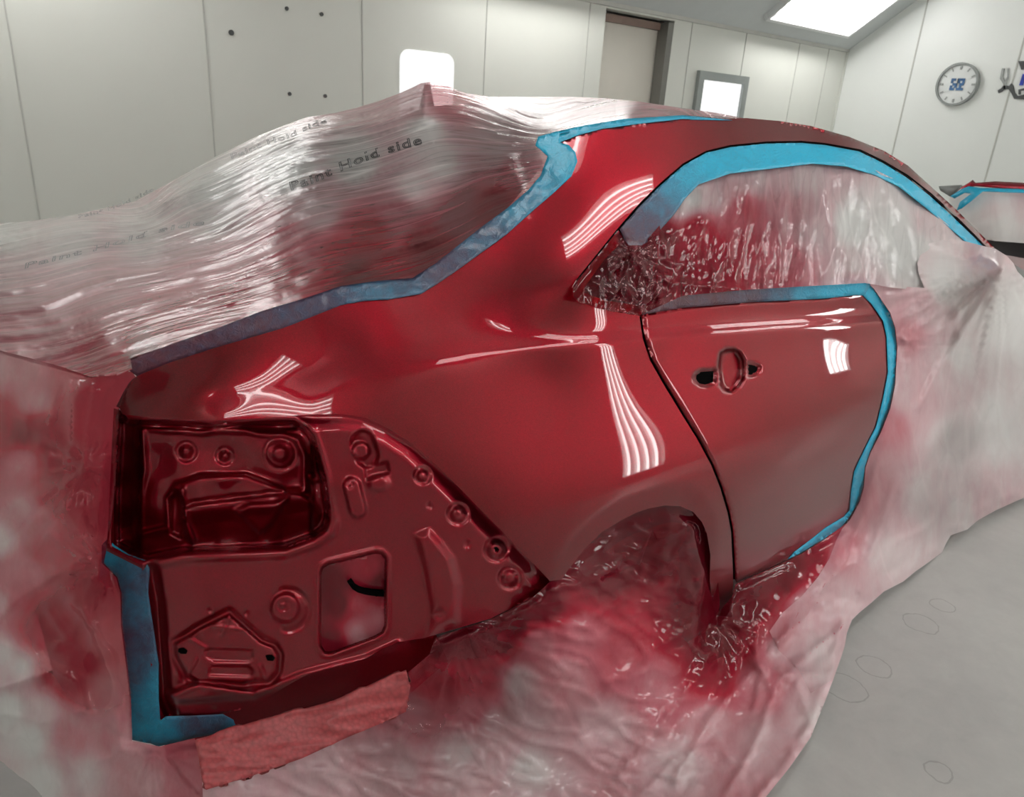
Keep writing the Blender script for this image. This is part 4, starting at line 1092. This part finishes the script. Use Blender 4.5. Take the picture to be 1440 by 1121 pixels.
W_PAINT = [(830, 420, .9), (850, 370, .9), (850, 400, .85), (900, 370, .85), (930, 330, .8), (960, 290, .10), (975, 280, .05), (980, 320, .7), (1000, 360, .7), (1000, 275, .15), (1060, 250, .15), (1050, 300, .5), (1050, 350, .55), (1110, 370, .4), (1150, 330, .15), (1110, 300, .3), (1130, 250, .12), (1200, 320, .02), (1200, 380, .08),
           (1260, 320, .02), (1280, 360, 0), (1300, 310, .12), (900, 430, .9), (950, 400, .75), (1000, 400, .72), (1100, 395, .5), (1200, 390, .2)]
tag(patch('masking_film', [(899, 444), (860, 438), (832, 431), (814, 425), (806, 416), (806, 405), (812, 394), (828, 374), (851, 346), (868, 325), (884, 345), (903, 345), (925, 320), (945, 295), (961, 272), (982, 250), (1027, 235), (1093, 228), (1143, 222), (1187, 225), (1227, 237), (1260, 253), (1293, 281), (1327, 311), (1360, 339), (1385, 352),
                           (1360, 385), (1310, 410), (1250, 404), (1217, 398), (1127, 403), (1043, 408), (960, 416), (925, 432)], WS, 3.6, MF_W, None, disp=W_disp, attrs={'paint': lambda px, py: idw(px, py, W_PAINT), 'clear': lambda px, py: idw(px, py, W_CLEAR)}),
    'clear crinkled film taped over the side windows, red-sprayed at its rear corner', 'masking film')

# long sheet over front door, mirror and fender, down to the floor
HEM = [(1600, 640), (1500, 675), (1440, 700), (1400, 718), (1375, 732), (1360, 745), (1337, 753), (1330, 765), (1325, 777), (1300, 795), (1287, 804), (1270, 818), (1243, 832), (1225, 848), (1208, 862), (1198, 872), (1191, 890), (1188, 908), (1183, 924), (1172, 955), (1160, 987), (1140, 1037), (1110, 1080), (1077, 1121), (1040, 1200)]
D_A = glue([(1217, 395), (1240, 425), (1258, 455), (1262, 487), (1258, 541), (1236, 607), (1214, 684), (1190, 738)], -.005) + [(1305, 327, 'y', 1.06), (1375, 345, 'y', 1.0), (1405, 372, 'y', .80), (1425, 380, 'y', .80), (1440, 392, 'y', .84), (1345, 470, 'y', .88), (1380, 560, 'y', .86), (1440, 560, 'y', .85), (1300, 400, 'y', .945),
       (1600, 420, 'y', .9), (1600, 640, 'z', .03), (1440, 700, 'z', .03), (1337, 753, 'z', .03), (1243, 832, 'z', .03), (1191, 890, 'z', .03), (1290, 700, 'y', .85), (1200, 800, 'y', .86)]


E_A = glue([(1150, 764), (1110, 787), (1075, 803), (1035, 822)], .004) + [(1005, 866, 'y', .94), (998, 800, 'y', .925), (985, 735, 'y', .916), (940, 711, 'y', .912), (870, 735, 'y', .945), (773, 817, 'y', .905), (700, 864, 'y', .935), (600, 903, 'y', .965), (480, 965, 'y', 1.0), (330, 1012, 'y', 1.04), (275, 1038, 'y', 1.05),
       (900, 800, 'y', .95), (850, 900, 'y', .90), (780, 950, 'y', .90), (850, 1000, 'y', .875), (720, 950, 'y', .98), (640, 960, 'y', .99), (620, 1060, 'y', .96), (500, 1100, 'y', .96), (980, 900, 'y', .90), (1000, 1000, 'y', .80), (300, 1121, 'y', 1.0), (800, 1130, 'y', .82), (1050, 940, 'y', .83), (1120, 860, 'y', .87),
       (1040, 1200, 'z', .03), (1110, 1080, 'z', .03), (1160, 987, 'z', .03), (1191, 890, 'z', .03), (1208, 862, 'z', .03), (600, 1200, 'y', .85), (280, 1200, 'y', .98), (300, 1420, 'y', .92), (900, 1420, 'z', .03)]
E_EDGE = [(1190, 738), (1110, 787), (1035, 822), (1005, 866), (998, 800), (985, 735), (940, 711), (870, 735), (815, 780), (773, 817), (740, 845), (700, 864), (640, 888), (600, 903)]
DS = ES = Surf(D_A + E_A, 1e-5)


def DE_disp(px, py):
    wd = sstep(px, 1140, 1240)
    d = fan(px, py, 1408, 376, 40, .05, 150, 12) + fan(px, py, 1262, 480, 34, .014, 60, 13)
    d += wd * (-.016 * ridge(px / 46 + py / 130, py / 420, 52) ** 2 * sstep(py, 420, 520))
    arch = sstep(-sdf(px, py, ARCH_IN + [(960, 900), (820, 900)]), -10, 20)
    d += crumple(px, py, 80, .022, 70) * sstep(px + py * .6, 1300, 1600) * (1 - .5 * wd) * sstep(py, 560, 700) + crumple(px, py, 34, .010, 74) * arch
    d += crumple(px, py, 36, .006, 79) * sstep(py, 700, 860)
    d += -.010 * ridge(px / 120 + py / 90, py / 30 - px / 70, 76) ** 2 * (1 - sstep(px, 900, 1050))
    d += fan(px, py, 645, 880, 26, .020, 130, 14) + fan(px, py, 1000, 865, 15, .020, 90, 15) + fan(px, py, 235, 1045, 16, .02, 60, 16)
    d += .05 * np.exp(-(line_d(px, py, [(995, 905), (1000, 860)]) / 12) ** 2) + folds(px, py, E_FOLDS)
    hs = line_d(px, py, HEM)
    d -= .025 * np.exp(-((hs - 9) / 8) ** 2) * (.5 + perlin(px / 22, py / 22, 57))
    e = np.minimum(sstep(line_d(px, py, [(1217, 393), (1260, 487), (1236, 607), (1190, 738)]), 0, 16), sstep(line_d(px, py, E_EDGE), 0, 14))
    return d * (.1 + .9 * e) - .002


D_disp = E_disp = DE_disp
D_PAINT = [(1180, 770, .35), (1140, 850, .22), (1100, 885, .3), (1150, 920, .12), (1180, 850, .15), (1225, 690, .3), (1250, 600, .35), (1290, 560, .18), (1280, 470, .32), (1290, 430, .2), (1330, 400, .02), (1385, 355, .14), (1420, 450, .02), (1350, 500, .06), (1400, 600, .05), (1330, 620, .08), (1300, 700, .10), (1400, 700, .14), (1250, 780, .10), (1340, 740, .10), (1330, 450, .12), (1360, 420, .05), (1320, 520, .14)]
tag(patch('masking_film', [(1217, 396), (1250, 402), (1300, 405), (1292, 385), (1290, 370), (1297, 350), (1304, 328), (1330, 334), (1360, 340), (1375, 344), (1400, 350), (1416, 360), (1425, 370), (1431, 382), (1440, 391), (1520, 410), (1600, 440)] + HEM[:20] +
          [(1140, 975), (1122, 940), (1095, 915), (1082, 888), (1100, 862), (1128, 838), (1150, 812), (1166, 786), (1176, 760), (1184, 744), (1196, 730), (1209, 706), (1215, 685), (1217, 658), (1225, 635), (1239, 608), (1252, 575), (1259, 541), (1262, 487), (1259, 461), (1252, 440), (1229, 406)], DS, 4.5, MF_D, None, off=-.002, disp=D_disp,
          attrs={'paint': lambda px, py: idw(px, py, D_PAINT), 'clear': lambda px, py: idw(px, py, D_CLEAR)}), 'pale milky film draped over the front door and mirror down to the floor', 'masking film')

# skirt film over wheel, sill and lower body
E_PAINT = [(q[0], q[1], min(1, q[2] + .05)) for q in [(620, 915, .8), (580, 1000, .3), (560, 1080, .15), (450, 1090, .12), (350, 1115, .15), (640, 950, .6), (700, 900, .75), (760, 850, .88), (850, 800, .9), (850, 760, .9), (930, 760, .85), (980, 800, .85), (760, 905, .3), (800, 950, .25), (730, 960, .08), (740, 1010, .12), (900, 880, .55), (950, 860, .8), (920, 960, .3),
           (850, 1020, .12), (750, 1080, .04), (650, 1060, .06), (1000, 900, .9), (1010, 950, .7), (1060, 860, .85), (1100, 820, .8), (1150, 780, .7), (1130, 850, .2), (1100, 910, .15), (1180, 790, .2), (1060, 960, .3), (1000, 1020, .18), (1080, 1040, .10), (950, 1080, .08), (1150, 940, .10), (1150, 1000, .06), (700, 1020, .15), (660, 1000, .35), (600, 960, .6), (880, 920, .45), (820, 900, .35), (1080, 880, .5), (975, 760, 1), (900, 740, 1), (1040, 850, 1), (1000, 870, 1), (650, 895, 1), (720, 870, .95), (1100, 800, .9), (680, 960, .55), (930, 850, .7)]]
tag(patch('masking_film', [(1190, 736), (1182, 742), (1160, 758), (1127, 779), (1108, 788), (1080, 801), (1060, 810), (1037, 820), (1034, 822), (1030, 838), (1012, 860), (1012, 850), (1010, 817), (1010, 780), (1004, 745), (992, 722), (978, 708), (957, 701), (935, 700), (910, 704), (890, 711), (868, 722), (842, 738), (815, 762), (790, 792), (777, 815),
                           (752, 838), (720, 856), (690, 871), (650, 884), (612, 897), (604, 920), (575, 945), (540, 958), (490, 976), (469, 985), (420, 1000), (370, 1012), (334, 1022), (310, 1030), (276, 1040), (284, 1090), (298, 1420), (900, 1420), (1040, 1200)] + HEM[::-1][1:9] + [(1198, 872), (1205, 830), (1215, 780), (1200, 745)], ES, 4.5, MF_E, None, disp=E_disp,
          attrs={'paint': lambda px, py: idw(px, py, E_PAINT), 'clear': lambda px, py: idw(px, py, E_CLEAR)}), 'red and pink sprayed film skirt covering the rear wheel and sill', 'masking film')

# pink textured mat strip under the rear corner
m_, nt, out = newmat('red_sprayed_quilted_mat')
bb = principled(nt, (.35, .03, .04, 1), .5, 0, .1, .3); uvn = nt.nodes.new('ShaderNodeUVMap'); uvn.uv_map = 'flow'
vo = nt.nodes.new('ShaderNodeTexVoronoi'); vo.inputs['Scale'].default_value = 16; nt.links.new(uvn.outputs[0], vo.inputs['Vector'])
n1 = noise(nt, 2.5, 4, .6, uvn.outputs[0])
cc = mixc(nt, vo.outputs['Distance'], (.40, .035, .045, 1), (.17, .006, .015, 1))
nt.links.new(mixc(nt, mathn(nt, 'MULTIPLY', n1.outputs['Fac'], .4), cc, (.5, .15, .14, 1)), bb.inputs['Base Color'])
bp = nt.nodes.new('ShaderNodeBump'); bp.inputs['Strength'].default_value = .35; bp.inputs['Distance'].default_value = .002; nt.links.new(vo.outputs['Distance'], bp.inputs['Height']); nt.links.new(bp.outputs[0], bb.inputs['Normal'])
nt.links.new(bb.outputs[0], out.inputs[0])
MAT_OUT = [(274, 1041), (292, 1036), (310, 1028), (360, 1014), (415, 1000), (469, 985), (520, 963), (571, 942), (577, 965), (571, 1001), (530, 1020), (489, 1037), (424, 1067), (358, 1090), (290, 1111), (284, 1098), (280, 1070)]
MS = Surf([(274, 1041, 'y', 1.04), (571, 942, 'y', .955), (571, 1001, 'y', .935), (290, 1111, 'y', .985), (424, 1000, 'y', .995), (424, 1067, 'y', .955), (350, 1060, 'y', .995), (500, 1000, 'y', .955)])
tag(patch('protective_mat', MAT_OUT, MS, 5, m_, None, off=-.012, thick=.006, disp=lambda px, py: -.006 * ridge(px / 120 + py / 60, py / 25, 90) ** 2), 'pinkish red quilted mat strip hanging below the rear corner of the body', 'mat')

# ---------------------------------------------------------------- second masked car beyond
XC = 5.2
c2 = empty('car', (XC + 1.5, 1.2, 0), 'second masked car in the background at the right, with a dark red roof line', 'car')
C2 = [(1340, 275), (1440, 265)]


def S2(dx0=0.0):
    return Surf([(1330, 265, 'x', 5.0 + dx0), (1380, 300, 'x', 4.9 + dx0), (1440, 262, 'x', 5.1 + dx0), (1440, 380, 'x', 4.85 + dx0), (1600, 262, 'x', 5.4 + dx0), (1600, 400, 'x', 5.1 + dx0), (1340, 380, 'x', 5.0 + dx0)])


patch('roof_panel', [(1352, 263), (1362, 257), (1368, 253), (1372, 257), (1400, 255), (1440, 257), (1600, 268), (1600, 280), (1440, 266), (1400, 263), (1365, 261), (1345, 270)], S2(), 8, M_INNER, c2, thick=.02)
patch('windscreen_pillar', [(1320, 262), (1352, 260), (1345, 268), (1335, 276), (1322, 268)], S2(.1), 8, M_GREYP, c2, thick=.02)
patch('body_shell', [(1335, 330), (1440, 330), (1600, 340), (1600, 600), (1440, 590), (1335, 580)], S2(.1), 14, M_DARK, c2, thick=.03)
tag(patch('masking_film', [(1334, 280), (1350, 266), (1372, 262), (1440, 268), (1600, 282), (1600, 365), (1440, 342), (1400, 339), (1380, 336), (1360, 320), (1345, 300)], S2(-.05), 6, MF_D, None,
          disp=lambda px, py: crumple(px, py, 50, .018, 95), attrs={'paint': lambda px, py: idw(px, py, [(1400, 290, .1), (1370, 275, .0), (1440, 280, .12), (1400, 330, 0)])}),
    'white masking film over the side of the second car in the background', 'masking film')
tag(patch('masking_tape', [(1336, 276), (1352, 266), (1362, 262), (1378, 264), (1440, 266), (1600, 280), (1600, 284), (1440, 271), (1382, 269), (1365, 283), (1352, 293), (1345, 296), (1350, 284), (1366, 272), (1356, 271), (1342, 279)], S2(-.13), 6, M_TAPE, None, attrs=tp([(1400, 270, 0)]), thick=.004),
    'blue tape edging the film of the second car in the background', 'tape')

# ---------------------------------------------------------------- small steel stand glimpsed under the film, lower left
g0 = on(8, 1100, 'y', 2.0)
st = empty('support_stand', (g0[0], 2.0, 0), 'grey metal stand partly seen past the film hem at the lower left corner', 'stand')
MB().tube((g0[0], 2.0, 0), (g0[0], 2.0, .45), .02, 12).build('post', M_STEEL, st, True)
MB().box((g0[0], 2.0, .01), (.3, .3, .02)).build('base_plate', M_STEEL, st)

# ---------------------------------------------------------------- world, colour management
w_ = bpy.data.worlds.new('booth_air'); SC.world = w_; w_.use_nodes = True
w_.node_tree.nodes['Background'].inputs[0].default_value = (.02, .02, .02, 1); w_.node_tree.nodes['Background'].inputs[1].default_value = 1
SC.view_settings.view_transform = 'Standard'; SC.view_settings.look = 'None'; SC.view_settings.gamma = 1; SC.view_settings.use_curve_mapping = False
SC.view_settings.exposure = -1.55
